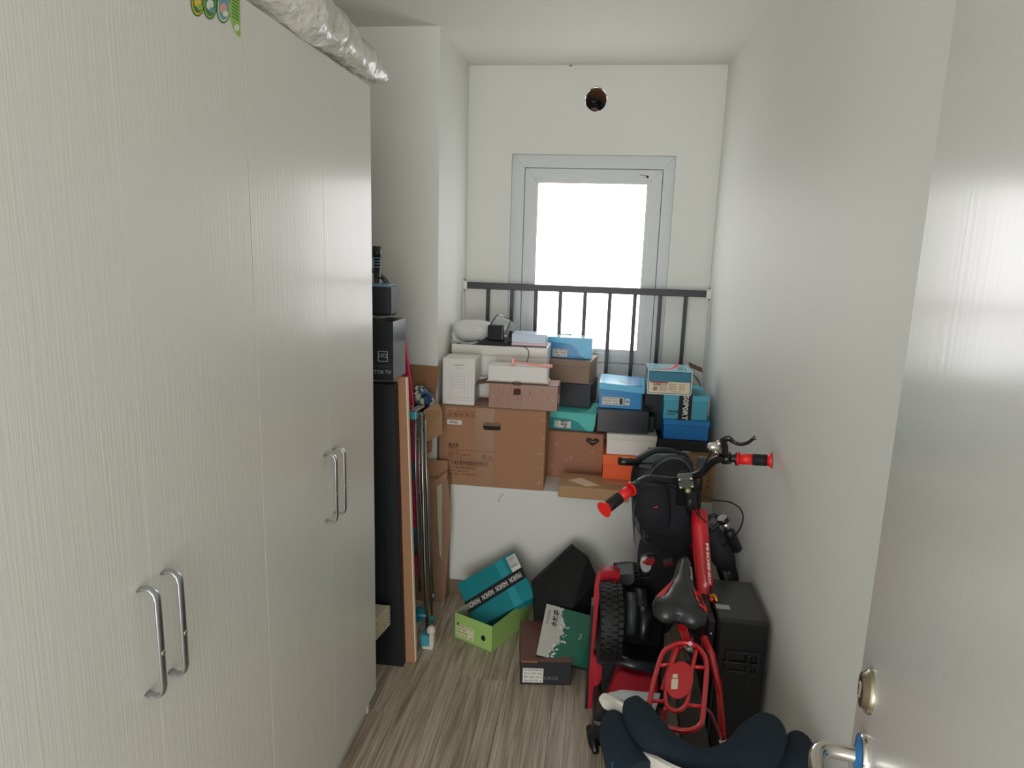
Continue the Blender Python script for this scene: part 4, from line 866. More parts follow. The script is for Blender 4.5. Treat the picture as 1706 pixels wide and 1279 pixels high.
# ------------------------------------------------------------------ door leaf on the right
E0 = at(1530, 445, Y=.85); dirv = Vector((-math.sin(.21), -math.cos(.21), 0)); nrm = Vector((-math.cos(.21), math.sin(.21), 0))
Md = Matrix(((dirv.x, nrm.x, 0, E0.x), (dirv.y, nrm.y, 0, E0.y), (0, 0, 1, 0), (0, 0, 0, 1)))
dr_ = thing('door_1', None, None, M=Md); dr_['kind'] = 'structure'
MB().box((0, -.04, .008), (.80, 0, 2.42), .002).build('door_leaf', DOORM, dr_)
def onleaf(u, v):
    d_ = R3 @ Vector(((u-853)/FPX, 1, -(v-639.5)/FPX)); o_ = Vector((0, 0, CH)); t_ = (E0-o_).dot(nrm)/d_.dot(nrm); return Md.inverted() @ (o_+d_*t_)
RX = Matrix.Rotation(-PI/2, 4, 'X')
k = onleaf(1451, 1152)
BR = mat('aged_nickel', (168, 158, 136), .25, 1, .2, 40)
es = MB().lathe([(.0262, 0), (.0262, .003), (.024, .006), (.022, .007), (.020, .011), (.011, .012), (.010, .009), (0, .009)], Matrix.Translation(k) @ RX, 28).build('keyhole_rosette', BR, dr_)
MB().box(k+Vector((-.0045, .009, -.010)), k+Vector((.0045, .0135, .010)), .002).build('key_cylinder', CHROME, es)
k = onleaf(1440, 1262)
ro = MB().lathe([(.027, 0), (.027, .003), (.025, .007), (.016, .009), (0, .009)], Matrix.Translation(k) @ RX, 28).build('handle_rosette', [CHROME], dr_)
MB().lathe([(.0262, .0065), (.0245, .0078), (.012, .0098), (.012, .011), (0, .011)], Matrix.Translation(k) @ RX, 28).build('protective_film', mat('blue_film', (30, 110, 170), .3, coat=.4), ro)
lv = smoothpath([k+Vector(v) for v in ((0, .006, 0), (0, .030, 0), (.004, .046, 0), (.018, .053, -.001), (.05, .054, -.002), (.10, .053, -.003), (.118, .050, -.003))], 5)
MB().tube(lv, .0095, 14).build('lever', CHROME, dr_)
# ------------------------------------------------------------------ bicycle
bk = thing('bicycle', 'small red bicycle with black saddle, red rear rack and red-black grips', 'bicycle', (.33, 1.80, 0))
BO = Vector((.33, 1.80, 0))
def G(u, v, Y): return at(u, v, Y=Y)-BO
def tube(name, pts, r, mt, n=12, par=bk, k=0, **kw):
    P = [G(*p) for p in pts]
    if k: P = smoothpath(P, k); r = lerpr(r, k) if hasattr(r, '__len__') else r
    return MB().tube(P, r, n, **kw).build(name, mt, par)
WRc = Vector((.0, .0, .262)); lean = .16
axv = Vector((math.cos(lean), 0, math.sin(lean)))  # wheel axis, tipped a little
def wheel(name, c, R_, rt_, n=40):
    u = Vector((0, 1, 0)); v_ = axv.cross(u); P = [c+(u*math.cos(2*PI*k/n)+v_*math.sin(2*PI*k/n))*R_ for k in range(n)]
    ty = MB().tube(P, rt_, 10, closed=True, up=axv)
    for k in range(0, 60):
        a_ = 2*PI*k/60; q_ = u*math.cos(a_)+v_*math.sin(a_); tg = -u*math.sin(a_)+v_*math.cos(a_)
        for s_ in (-.55, 0, .55):
            ce = c+q_*(R_+rt_*(.98 if s_ == 0 else .80))+axv*rt_*s_; M3 = Matrix((axv*.008, tg*.008, q_*.006)).transposed().to_4x4(); M3.translation = ce; ty.box((-.5, -.5, -.5), (.5, .5, .5), M=M3)
    w_ = ty.build(name, RUB, bk)
    MB().tube([c+(p-c)*((R_-rt_*.9)/R_) for p in P], .008, 8, closed=True, up=axv).build('rim', ALU, w_)
    m = MB()
    for k in range(20): a_ = 2*PI*k/20; q_ = u*math.cos(a_)+v_*math.sin(a_); m.tube([c+axv*(.015 if k % 2 else -.015), c+q_*(R_-rt_*1.1)], .0012, 5)
    m.build('spokes', STEEL, w_); MB().tube([c-axv*.05, c+axv*.05], .014, 14).build('hub', STEEL, w_)
    return w_
wheel('rear_wheel', Vector((.0, .0, .262)), .225, .026)
wheel('front_wheel', Vector((.10, .86, .262)), .225, .026)
ra_ = Vector((0, 0, .262))
tube('head_tube', [(1153, 862, 2.34), (1149, 825, 2.28)], .020, BLACKMETAL)
mt_ = MB(); mt_.tube([G(1165, 850, 2.30), G(1166, 880, 2.27), G(1172, 950, 2.19), G(1180, 1005, 2.12)], [.0285, .0285, .0285, .031], 12, up=(1, 0, 0)); mt_.tube([G(1180, 1003, 2.12), G(1186, 1040, 2.06), G(1180, 1080, 2.0)], [.030, .027, .022], 12); fr_ = mt_.build('main_frame_tube', RED, bk)
# lettering down the right flank of the tube
pa, pb = G(1176, 905, 2.20), G(1181, 975, 2.11)
dd = (pb-pa).normalized(); nn = Vector((.35, -.93, .1)); nn = (nn-dd*nn.dot(dd)).normalized(); yy_ = nn.cross(dd)
FM = Matrix((dd, yy_, nn)).transposed().to_4x4()
text('PHOENIX', .013, pa+nn*.006+yy_*.0, FM, PAPERW, fr_, width=(pb-pa).length, bold=.0006)
tube('chain_stay', [(1186, 1045, 2.05), (1196, 1120, 1.95), (1204, 1225, 1.80)], .010, RED)
tube('seat_stay', [(1172, 1060, 1.93), (1186, 1090, 1.90), (1198, 1150, 1.85), (1205, 1228, 1.80)], [.012, .011, .010, .009], RED)
tube('seat_stay', [(1150, 1062, 1.93), (1125, 1085, 1.88), (1105, 1150, 1.82)], .010, RED)
tube('axle_bolt', [(1198, 1236, 1.80), (1212, 1234, 1.80)], [.010, .008], CHROME)
tube('seat_post', [(1137, 1045, 1.86), (1148, 1075, 1.95), (1160, 1100, 2.0)], .013, RED)
tube('seat_clamp', [(1146, 1075, 1.86), (1153, 1088, 1.86)], .012, STEEL)
# fork, stem, bars
tube('fork', [(1150, 850, 2.36), (1158, 950, 2.55)], .016, REDP)
c_ = G(1141, 797, 2.20)
m = MB(); m.tube([c_+Vector((.0, .02, -.10)), c_+Vector((0, .045, -.01)), c_+Vector((0, .03, .0))], .020, 14); stem = m.build('stem', BLACKMETAL, bk)
Ms = Matrix.Translation(c_+Vector((0, -.022, 0))) @ Matrix.Rotation(.35, 4, 'X') @ Matrix.Rotation(-.22, 4, 'Y')
o = MB().box((-.024, -.014, -.022), (.024, .014, .022), .006, Ms, 2).build('clamp_plate', mat('olive_grey_metal', (84, 90, 84), .4), stem)
for sx in (-1, 1):
    for sz in (-1, 1): MB().lathe([(0, .003), (.0028, .003), (.0036, .001), (.006, .003), (.006, 0)], Ms @ Matrix.Translation((sx*.018, -.014, sz*.016)) @ Matrix.Rotation(PI/2, 4, 'X'), 10).build('bolt', CHROME, o)
MB().ball(G(1146, 817, 2.17), .010, 12).build('stem_bolt', mat('brass_cap', (160, 168, 120), .3, .6), stem)
bars = tube('handlebar', [(1052, 813, 2.02), (1066, 803, 2.06), (1082, 797, 2.10), (1104, 799, 2.15), (1128, 800, 2.19), (1152, 794, 2.20), (1170, 787, 2.18), (1182, 774, 2.15), (1195, 765, 2.12), (1212, 763, 2.10), (1232, 764, 2.09)], .0125, BLACKMETAL, k=4)
def grip(a, b):
    a, b = Vector(a), Vector(b); d_ = (b-a); L_2 = d_.length; d_.normalize()
    g_ = MB().tube([a-d_*.004, a], [.022, .022], 16).tube([a, a+d_*L_2*.42], .0165, 16).build('grip', REDGRIP, bk)
    m = MB()
    for k in range(9): p_ = a+d_*(L_2*(.42+.048*k)); m.tube([p_, p_+d_*L_2*.030], .0178, 16); 
    m.tube([a+d_*L_2*.42, a+d_*L_2*.86], .0158, 16); m.build('grip_band', RUB, g_)
    MB().tube([a+d_*L_2*.86, a+d_*L_2*.92, a+d_*L_2], [.017, .019, .026], 18).build('grip_flange', REDGRIP, g_)
    MB().tube([a-d_*.010, a-d_*.003], .021, 16).build('grip_collar', BPLAST, g_)
grip(G(1231, 764, 2.09), G(1287, 767, 2.06)); grip(G(1050, 815, 2.01), G(1006, 849, 1.93))
o = tube('brake_lever', [(1208, 760, 2.08), (1207, 742, 2.07), (1204, 734, 2.06), (1214, 730, 2.05), (1222, 736, 2.05), (1234, 740, 2.04), (1246, 737, 2.03), (1254, 731, 2.02), (1258, 729, 2.02)], [.010, .012, .010, .0095, .0065, .0055, .0055, .005, .008], BPLAST, k=3, flat=.7)
tube('lever_clamp', [(1203, 763, 2.10), (1217, 763, 2.10)], .019, BPLAST, 14)
tube('lever_clamp', [(1054, 806, 2.03), (1060, 812, 2.03)], .020, BPLAST, 14)
b_ = G(1189, 744, 2.07); MB().ball(b_, .017, 16, (1.2, .9, .8)).ball(b_+Vector((.014, 0, .012)), .009, 10).build('bell', mat('silver_bell', (220, 214, 206), .2, .8), bk)
tube('bell_bracket', [(1190, 750, 2.08), (1201, 760, 2.10)], .006, CHROME)
tube('brake_cable', [(1188, 748, 2.08), (1172, 780, 2.14), (1163, 830, 2.2), (1166, 860, 2.25)], .0025, BLACKMETAL, 6, k=5)
tube('brake_cable', [(1060, 803, 2.05), (1100, 805, 2.16), (1130, 815, 2.22), (1170, 825, 2.26)], .0025, BLACKMETAL, 6, k=5)
tube('brake_cable', [(1172, 826, 2.30), (1192, 833, 2.28), (1215, 836, 2.25), (1232, 846, 2.22), (1238, 862, 2.20), (1230, 885, 2.22), (1205, 910, 2.30)], .0028, BLACKMETAL, 6, k=6)
tube('brake_cable', [(1150, 812, 2.18), (1158, 850, 2.2), (1176, 870, 2.25)], .0025, BLACKMETAL, 6, k=5)
o = tube('quick_release', [(1183, 992, 2.06), (1190, 992, 2.05), (1194, 1000, 2.04), (1194, 1012, 2.04), (1188, 1024, 2.04), (1182, 1028, 2.04)], [.007, .006, .005, .0045, .004, .003], GOLD, 8, k=3)
o = MB().ball(G(1186, 998, 2.05), .009, 12).build('hinge_bolt', RED, bk)
# saddle
sb0, sn0 = G(1130, 1040, 1.79), G(1139, 948, 2.02)
sb0.z = at(1130, 1040, Y=1.79).z; sn0.z = sb0.z+.066
ax_ = (sn0-sb0); Ls = ax_.length; ax_.normalize(); sx_ = Vector((1, 0, 0)); sx_ = (sx_-ax_*sx_.dot(ax_)).normalized(); up_ = sx_.cross(ax_)
prof = [(-.03, .0, .0), (-.022, .045, .020), (0, .070, .034), (.04, .078, .040), (.075, .072, .040), (.105, .056, .038), (.14, .038, .034), (.18, .027, .030), (.22, .023, .028), (.25, .020, .024), (.268, .012, .014), (.274, .0, .0)]
t_ = bmesh.new(); rings = []
for s_, hw_, hz_ in prof:
    rr = []
    for k in range(24):
        a_ = 2*PI*k/24; x_ = hw_*math.cos(a_); z_ = hz_*math.sin(a_)
        if z_ < 0: z_ *= .45
        if s_ < .09 and z_ > 0: z_ *= 1-.28*math.exp(-(x_/.018)**2)
        yb2 = -.020*(math.exp(-(x_/.022)**2)) if s_ < .0 else 0
        rr.append(t_.verts.new(sb0+sx_*x_+ax_*(s_-yb2*1.2)+up_*(z_+.018*(1 if s_ < .05 else .2))))
    rings.append(rr)
for A_, B_ in zip(rings, rings[1:]):
    for k in range(24): f = t_.faces.new((A_[k], A_[(k+1) % 24], B_[(k+1) % 24], B_[k])); f.smooth = True
bmesh.ops.recalc_face_normals(t_, faces=t_.faces)
for f in t_.faces: f.material_index = 0
m = MB(); sd_ = m.add(t_).build('saddle', mat('saddle_vinyl', (32, 34, 34), .38, noise_amt=.1, coat=.15), bk)
# red saddle flashes follow the surface
def sadpt(s_, a_):
    for (s0, w0, h0), (s1, w1, h1_) in zip(prof, prof[1:]):
        if s0 <= s_ <= s1:
            f = (s_-s0)/(s1-s0); hw_ = w0+(w1-w0)*f; hz_ = h0+(h1_-h0)*f; break
    x_, z_ = hw_*math.cos(a_), hz_*math.sin(a_); off0 = .018 if s0 < .05 else .0036; off1 = .018 if s1 < .05 else .0036
    return sb0+sx_*x_*1.02+ax_*s_+up_*(z_*1.03+off0+(off1-off0)*f+.001)
for fi, (a0_, a1_, s0, s1) in enumerate(((2.20, 2.75, .055, .135), (.40, .66, .03, .118), (.85, 1.0, .055, .10), (.45, 1.0, .098, .112), (.45, .9, .035, .048))):
    m = MB()
    for k in range(6):
        f0, f1 = k/6, (k+1)/6
        m.quad(sadpt(s0+(s1-s0)*f0, a0_), sadpt(s0+(s1-s0)*f0, a1_), sadpt(s0+(s1-s0)*f1, a1_), sadpt(s0+(s1-s0)*f1, a0_))
    m.build('saddle_flash', REDGRIP, sd_)
pa, pb = sadpt(.155, .75), sadpt(.235, .8); dd = (pb-pa).normalized(); nn = (sx_*.6+up_*.8); nn = (nn-dd*nn.dot(dd)).normalized()
text('Phoenix', .016, pa+nn*.002, Matrix((dd, nn.cross(dd), nn)).transposed().to_4x4(), PAPERW, sd_, width=.06)
# rear rack
rtp, rbt = 1.73, 1.46
def RK(u, v):
    # rack lies in a plane through the photo's top and bottom ends, sloping gently
    a_, b_ = at(1135, 1078, Y=rtp), at(1130, 1212, Y=rbt); n_ = (b_-a_).cross(Vector((1, 0, .10))).normalized()
    d_ = R3 @ Vector(((u-853)/FPX, 1, -(v-639.5)/FPX)); o_ = Vector((0, 0, CH)); return o_+d_*((a_-o_).dot(n_)/d_.dot(n_))-BO
loop = [(1103, 1090), (1115, 1078), (1133, 1071), (1155, 1073), (1170, 1086), (1177, 1104), (1176, 1135), (1172, 1180), (1169, 1203), (1158, 1214), (1140, 1217), (1118, 1214), (1096, 1210), (1083, 1200), (1081, 1185), (1084, 1160), (1092, 1125)]
rk_ = MB().tube(smoothpath([RK(*p) for p in loop], 4, True), .0066, 10, closed=True).build('rear_rack', RED, bk)
for a_, b_ in (((1098, 1108), (1120, 1106)), ((1150, 1110), (1176, 1112)), ((1086, 1167), (1106, 1168)), ((1145, 1174), (1172, 1177))): MB().tube([RK(*a_), RK(*b_)], .0048, 8).build('rack_bar', RED, rk_)
MB().tube(smoothpath([RK(*p) for p in ((1129, 1078), (1120, 1105), (1112, 1140), (1109, 1165), (1114, 1179), (1127, 1184), (1140, 1178), (1147, 1160), (1152, 1120), (1161, 1080))], 4), .0055, 8).build('rack_bar', RED, rk_)
pts = [RK(1132+23*math.cos(2*PI*k/28)+3*math.sin(2*PI*k/28)*-1, 1137+31*math.sin(2*PI*k/28)) for k in range(28)]
nrm_ = (pts[7]-pts[0]).cross(pts[14]-pts[0]).normalized(); nrm_ = nrm_ if nrm_.z > 0 else -nrm_
pl = MB().prism([p+nrm_*.006 for p in pts], nrm_*.003).build('rack_plate', mat('red_plate', (196, 36, 42), .4), rk_)
MB().prism([RK(u, v)+nrm_*.0098 for u, v in ((1119, 1136), (1130, 1136), (1129, 1153), (1118, 1153))], nrm_*.0005).prism([RK(u, v)+nrm_*.0098 for u, v in ((1121, 1128), (1129, 1128), (1129, 1134.5), (1121, 1134.5))], nrm_*.0005).build('sticker', mat('ivory_sticker', (224, 210, 186), .5), pl)
for a_, b_ in (((1084, 1180), (1106, 1208)), ((1108, 1180), (1112, 1210))): MB().tube([RK(*a_), RK(*b_)-Vector((0, -.12, .16))], .0045, 8).build('rack_strut', RED, rk_)
tube('rack_strut', [(1172, 1178, 1.55), (1185, 1190, 1.64), (1200, 1228, 1.78)], .005, REDP, 8, k=4)
tube('rack_strut', [(1150, 1072, 1.73), (1153, 1060, 1.82)], .006, REDP, 8)
m = MB()
for k in range(13):
    a0_ = .35+k*.16; a1_ = a0_+.17; u = Vector((0, 1, 0)); v_ = axv.cross(u); v_ = v_ if v_.z > 0 else -v_
    P = [ra_+(u*math.cos(a)+v_*math.sin(a))*.264+axv*s_ for a in (a0_, a1_) for s_ in (-.032, .032)]; m.hexa([P[0], P[1], P[3], P[2]]+[p+(p-ra_).normalized()*.003 for p in (P[0], P[1], P[3], P[2])])
m.build('mudguard', mat('dark_mudguard', (41, 38, 34), .5), bk)
tube('crank', [(1210, 1085, 2.05), (1200, 1100, 2.0)], .01, CHROME)
# ------------------------------------------------------------------ backpack hanging from the bar
bp_ = thing('backpack', 'black backpack slumped over the handlebar behind the bicycle', 'bag', at(1110, 920, Y=2.46))
bp_.location.z = at(1110, 905, Y=2.40).z; PO = bp_.location.copy()
def skin(name, prof, mt, par, n=24, O_=PO, amp=.008, sc=14, seed=0, sub=5):
    """body lofted through (left pixel, right pixel, row, centre depth, half depth)"""
    rows = [(at(l, v, Y=Y), at(r, v, Y=Y), hd) for l, r, v, Y, hd in prof]
    C_2 = smoothpath([(a+b)/2 for a, b, _ in rows], sub); Hh = lerpr([(b-a).length/2 for a, b, _ in rows], sub); Dp = lerpr([h_ for *_, h_ in rows], sub)
    t_ = bmesh.new(); R_ = []
    for c, hh_, dp in zip(C_2, Hh, Dp):
        R_.append([t_.verts.new(c+Vector((hh_*math.copysign(abs(math.cos(2*PI*k/n))**.8, math.cos(2*PI*k/n)), dp*math.copysign(abs(math.sin(2*PI*k/n))**.8, math.sin(2*PI*k/n)), 0))-O_) for k in range(n)])
    for A_, B_ in zip(R_, R_[1:]):
        for k in range(n): f = t_.faces.new((A_[k], A_[(k+1) % n], B_[(k+1) % n], B_[k])); f.smooth = True
    t_.faces.new(R_[0]); t_.faces.new(R_[-1][::-1]); bmesh.ops.recalc_face_normals(t_, faces=t_.faces)
    o_ = MB().add(t_).build(name, mt, par); wob(o_, amp, sc, seed); return o_
skin('main_compartment', [(1112, 1140, 762, 2.40, .02), (1092, 1152, 770, 2.40, .06), (1078, 1160, 792, 2.40, .085), (1064, 1168, 815, 2.40, .10), (1058, 1166, 845, 2.40, .10), (1062, 1160, 872, 2.40, .09), (1078, 1156, 895, 2.41, .06), (1098, 1125, 918, 2.42, .02)], FAB, bp_)
MB().tube(smoothpath([at(*p)-PO for p in ()] or [at(u, v, Y=y)-PO for u, v, y in ((1078, 796, 2.32), (1090, 780, 2.32), (1106, 768, 2.33), (1124, 763, 2.34), (1142, 770, 2.33), (1152, 786, 2.32))], 4), .003, 6).build('zip', mat('zip_grey', (66, 70, 80), .5), bp_)
skin('front_pocket', [(1070, 1110, 806, 2.30, .02), (1060, 1116, 820, 2.30, .04), (1060, 1118, 850, 2.31, .05), (1066, 1114, 876, 2.32, .03)], FAB, bp_, amp=.005, seed=4)
MB().hexa([at(u, v, Y=y)-PO for u, v, y in ((1089, 845, 2.245), (1096, 842, 2.245), (1095, 845, 2.245), (1090, 846, 2.245), (1089, 845, 2.25), (1096, 842, 2.25), (1095, 845, 2.25), (1090, 846, 2.25))]).build('logo_tag', REDGRIP, bp_)
MB().tube(smoothpath([at(u, v, Y=2.40)-PO for u, v in ((1072, 815), (1056, 845), (1062, 880), (1078, 905))], 4), .006, 8, flat=.4).build('strap', mat('strap_grey', (70, 74, 78), .6), bp_)
# ------------------------------------------------------------------ ride-on vehicle behind
vh = thing('ride_on_vehicle', 'red and black ride-on electric vehicle with knobby tyres, left of the bicycle', 'vehicle', (.15, 2.55, 0))
VO = Vector((.15, 2.55, 0))
def V_(u, v, Y): return at(u, v, Y=Y)-VO
def vprism(name, pts, Y, dy, mt, bev=.004, par=vh): return MB().prism([V_(u, v, Y) for u, v in pts], (0, dy, 0), bev).build(name, mt, par)
def knobby(name, c, R_, wd_, mt=RUB, n=36, axis=Vector((1, .06, 0))):
    ax2 = axis.normalized(); u = Vector((0, 0, 1)); v_ = ax2.cross(u)
    M4 = Matrix((v_, u.cross(ax2)*-1 if False else u, ax2)).transposed().to_4x4(); M4 = Matrix((v_, u, ax2)).transposed().to_4x4(); M4.translation = c
    m = MB(); hw_ = wd_/2
    m.lathe([(R_*.55, -hw_*.7), (R_*.75, -hw_*.95), (R_*.92, -hw_*.95), (R_*.985, -hw_*.6), (R_, 0), (R_*.985, hw_*.6), (R_*.92, hw_*.95), (R_*.75, hw_*.95), (R_*.55, hw_*.7)], M4, 36)
    for k in range(n):
        a_ = 2*PI*k/n
        for j, s_ in enumerate((-.66, -.22, .22, .66)):
            aa = a_+(PI/n if j % 2 else 0); q_ = Vector((math.cos(aa), math.sin(aa), 0)); tg = Vector((-q_.y, q_.x, 0)); rr = R_*(1.0 if abs(s_) < .5 else .965)
            M3 = Matrix((tg*(2*PI*R_/n*.72), Vector((0, 0, hw_*.36)), q_*.010)).transposed().to_4x4(); M3.translation = q_*rr+Vector((0, 0, s_*hw_*1.1)); m.box((-.5, -.5, -.5), (.5, .5, .5), M=M4 @ M3)
    o_ = m.build(name, mt, vh)
    MB().lathe([(0, -hw_*.6), (R_*.3, -hw_*.6), (R_*.56, -hw_*.5), (R_*.56, hw_*.5), (R_*.3, hw_*.6), (0, hw_*.6)], M4, 24).build('wheel_hub', CHAR, o_)
    return o_
tc_ = (V_(1015, 970, 2.30)+V_(1016, 1100, 2.20))/2
knobby('tyre', V_(1015, 1034, 2.28), .135, .082)
# red side shell
vprism('side_shell', [(991, 972), (996, 958), (1006, 951), (1020, 950), (1034, 955), (1030, 975), (1012, 972), (1000, 982), (997, 1010), (993, 1050), (990, 1070), (988, 1090), (996, 1098), (1006, 1112), (1004, 1125), (994, 1150), (990, 1200), (986, 1210), (979, 1210), (977, 1196), (980, 1120), (984, 1060), (988, 1010)], 2.34, .045, REDP)
vprism('side_guard', [(985, 1010), (989, 1010), (986, 1060), (981, 1120), (978, 1200), (975, 1215), (973, 1200), (977, 1120), (981, 1060)], 2.335, .07, BPLAST, .001)
MB().tube([V_(983, 1212, 2.20), V_(988, 1236, 2.14), V_(993, 1254, 2.10)], [.016, .018, .010], 10).build('corner_foot', BPLAST, vh)
# rear tyre and bracket
knobby('tyre', V_(1040, 985, 2.62), .110, .095)
vprism('bracket', [(1018, 966), (1030, 958), (1056, 956), (1058, 968), (1050, 976), (1030, 974), (1020, 972)], 2.46, .10, mat('grey_green_plastic', (84, 92, 92), .5), .004)
for k, (u, v, y, r_, l_2, mt) in enumerate(((1050, 1022, 2.34, .075, .03, mat('motor_grey', (78, 82, 88), .45)), (1066, 1020, 2.36, .085, .04, CHAR), (1072, 1040, 2.30, .07, .05, BPLAST))):
    c = V_(u, v, y); MB().tube([c-Vector((l_2/2, 0, 0)), c+Vector((l_2/2, 0, 0))], r_, 28).build('motor_housing', mt, vh)
MB().tube([V_(1034, 1022, 2.30), V_(1040, 1022, 2.30)], .012, 12).build('axle_nut', STEEL, vh)
# chassis mass and deck
cz0 = 0
MB().box(Vector((.14, 2.42, .12))-VO, Vector((.30, 2.80, .40))-VO, .02, seg=2).build('chassis', BPLAST, vh)
MB().tube(smoothpath([V_(1002, 1098, 2.26), V_(1030, 1098, 2.22), V_(1060, 1106, 2.20), V_(1092, 1112, 2.22)], 4), .028, 12, flat=.6).build('bumper', mat('blue_black_bumper', (36, 39, 48), .35, coat=.3), vh)
vprism('deck', [(1004, 1098), (1095, 1108), (1110, 1180), (1000, 1180)], 2.30, .12, BPLAST, .004)
vprism('red_deck', [(1026, 1124), (1034, 1118), (1060, 1126), (1096, 1130), (1096, 1170), (1010, 1168)], 2.22, .06, mat('dark_red_plastic', (150, 20, 36), .4), .004)
MB().box(Vector((.04, 2.14, .0))-VO, Vector((.25, 2.6, .10))-VO, .015, seg=2).build('underframe', BPLAST, vh)
# body under the seat, lamp, seat
vprism('rear_body', [(1064, 905), (1070, 895), (1150, 905), (1152, 1000), (1110, 1060), (1072, 1060), (1068, 990), (1062, 940)], 2.44, .30, BPLAST, .010)
lp = vprism('tail_lamp', [(1069, 929), (1080, 929), (1086, 938), (1084, 950), (1077, 955), (1070, 952), (1066, 940)], 2.42, .04, mat('silver_lamp_shell', (206, 202, 198), .2, .3, coat=.6), .004)
vprism('lamp_lens', [(1069, 937), (1078, 932), (1092, 932), (1090, 940), (1080, 943)], 2.405, .03, mat('red_lens', (150, 40, 30), .15, coat=.8), .003, lp)
vprism('lamp_lens', [(1105, 940), (1120, 936), (1126, 940), (1108, 947)], 2.42, .03, mat('dark_red_lens', (90, 26, 34), .25, coat=.6), .002)
MB().tube(smoothpath([V_(1065, 938, 2.43), V_(1064, 950, 2.43), V_(1070, 962, 2.43), V_(1084, 960, 2.43)], 4), .003, 6).build('lamp_rim', CHAR, vh)
m = MB(); m.tube(smoothpath([V_(1080, 900, 2.50), V_(1105, 896, 2.50), V_(1130, 896, 2.50), V_(1150, 902, 2.50)], 4), lerpr([.045, .055, .055, .04], 4), 16, flat=.8); m.build('seat', GLOSSB, vh)
MB().tube(smoothpath([V_(1070, 925, 2.46), V_(1068, 908, 2.46), V_(1074, 895, 2.47), (V_(1084, 885, 2.50))], 5), .006, 8).build('seat_trim', mat('pale_trim', (168, 184, 184), .25, .4), vh)
# rear backrest tub and hood
skin('backrest', [(1056, 1150, 776, 2.80, .05), (1050, 1160, 800, 2.80, .08), (1052, 1165, 850, 2.78, .09), (1056, 1165, 900, 2.76, .10), (1062, 1160, 930, 2.74, .08)], mat('black_vinyl', (18, 20, 22), .5), vh, O_=VO, amp=.004)
MB().tube(smoothpath([V_(1056, 772, 2.82), V_(1068, 762, 2.84), V_(1090, 752, 2.88), V_(1115, 752, 2.90), V_(1140, 760, 2.90), V_(1152, 776, 2.88)], 4), lerpr([.010, .018, .024, .024, .020, .012], 4), 12, flat=.7).build('hood_rim', mat('hood_black', (22, 25, 27), .5), vh)
vprism('hood_lining', [(1060, 772), (1074, 764), (1092, 758), (1130, 760), (1110, 775), (1090, 782), (1072, 778)], 2.83, .04, mat('grey_green_lining', (92, 108, 110), .6), .004)
MB().tube([V_(1032, 768, 2.72), V_(1050, 769, 2.74), V_(1062, 771, 2.78)], [.0165, .0165, .014], 14).build('side_handle', BPLAST, vh)
vprism('rear_mirror', [(1160, 779), (1164, 762), (1176, 763), (1186, 770), (1174, 778)], 2.62, .02, GLOSSB, .003)
MB().tube([V_(1170, 775, 2.63), V_(1166, 830, 2.66)], .005, 8).build('mirror_stem', BPLAST, vh)
# side cover at the right wall
t = thing('padded_arm', 'dark grey padded arm leaning by the right wall above the black case', 'armrest', at(1215, 1000, Y=2.46))
t.location.z = 0; TO = t.location.copy()
MB().tube(smoothpath([at(u, v, Y=y)-TO for u, v, y in ((1180, 878, 2.46), (1190, 895, 2.46), (1203, 925, 2.46), (1213, 948, 2.46))], 4), lerpr([.025, .042, .046, .030], 4), 14).build('pad', mat('grey_pad', (38, 38, 43), .7), t)
MB().tube([at(u, v, Y=y)-TO for u, v, y in ((1205, 930, 2.46), (1222, 985, 2.47), (1240, 1040, 2.48))]+[at(1240, 1040, Y=2.48)-TO+Vector((.01, .0, -(at(1240, 1040, Y=2.48).z)+.0))], [.036, .034, .032, .03], 12).build('arm_tube', BPLAST, t)
MB().tube(smoothpath([at(u, v, Y=2.40)-TO for u, v in ((1176, 868), (1186, 858), (1196, 862), (1198, 872), (1182, 884))], 4), .008, 8).build('buckle_strap', CHAR, t)
cn = thing('canister', 'black cylindrical pump with silver band hanging beside the right wall', 'pump', at(1228, 918, Y=2.36)); CO = cn.location.copy()
c0, c1, c2 = at(1203, 862, Y=2.34)-CO, at(1213, 882, Y=2.35)-CO, at(1228, 915, Y=2.36)-CO
MB().tube([c0, c0+(c1-c0)*.35], .018, 14).build('cap', BPLAST, cn); MB().tube([c0+(c1-c0)*.35, c1], .014, 14).build('silver_band', ALU, cn)
MB().tube([c1, c1+(c2-c1)*.1, c2, c2+(c2-c1)*.08], [.016, .020, .019, .012], 16).build('barrel', mat('pump_black', (21, 27, 28), .4), cn)
# ------------------------------------------------------------------ black case by the right wall
a = at(1196, 1040, Y=1.93); b = at(1283, 1036, Y=1.93)
cx0, cx1 = a.x, min(b.x, XR-.012); hz = at(1240, 1034, Y=1.93).z
t = thing('hard_case', 'black hard case with a recessed latch standing against the right wall', 'case', (cx0, 1.93, 0))
w = cx1-cx0
MB().box((0, 0, .01), (w, .26, hz), .010, seg=3).build('shell', BPLAST, t)
MB().box((-.022, .02, .02), (-.001, .24, hz-.02), .004).build('side_rail', mat('case_rail', (31, 32, 36), .4), t)
MB().ball((-.014, .016, hz-.06), .005, 10).build('rivet', CHROME, t)
MB().box((w*.66, -.002, .03), (w*.675, .0, hz-.01)).build('seam', CHAR, t)
zl_ = at(1240, 1100, Y=1.93).z
lt_ = ring(MB(), (w*.20, w*.88, zl_-.045, zl_+.030), (w*.27, w*.81, zl_-.034, zl_+.020), -.006, .0).build('latch', mat('latch_black', (32, 32, 35), .35), t)
MB().box((w*.15, -.010, zl_-.012), (w*.92, -.002, zl_-.004), .002).box((w*.60, -.012, zl_-.036), (w*.70, -.002, zl_+.024), .003).build('latch_bar', BPLAST, lt_)
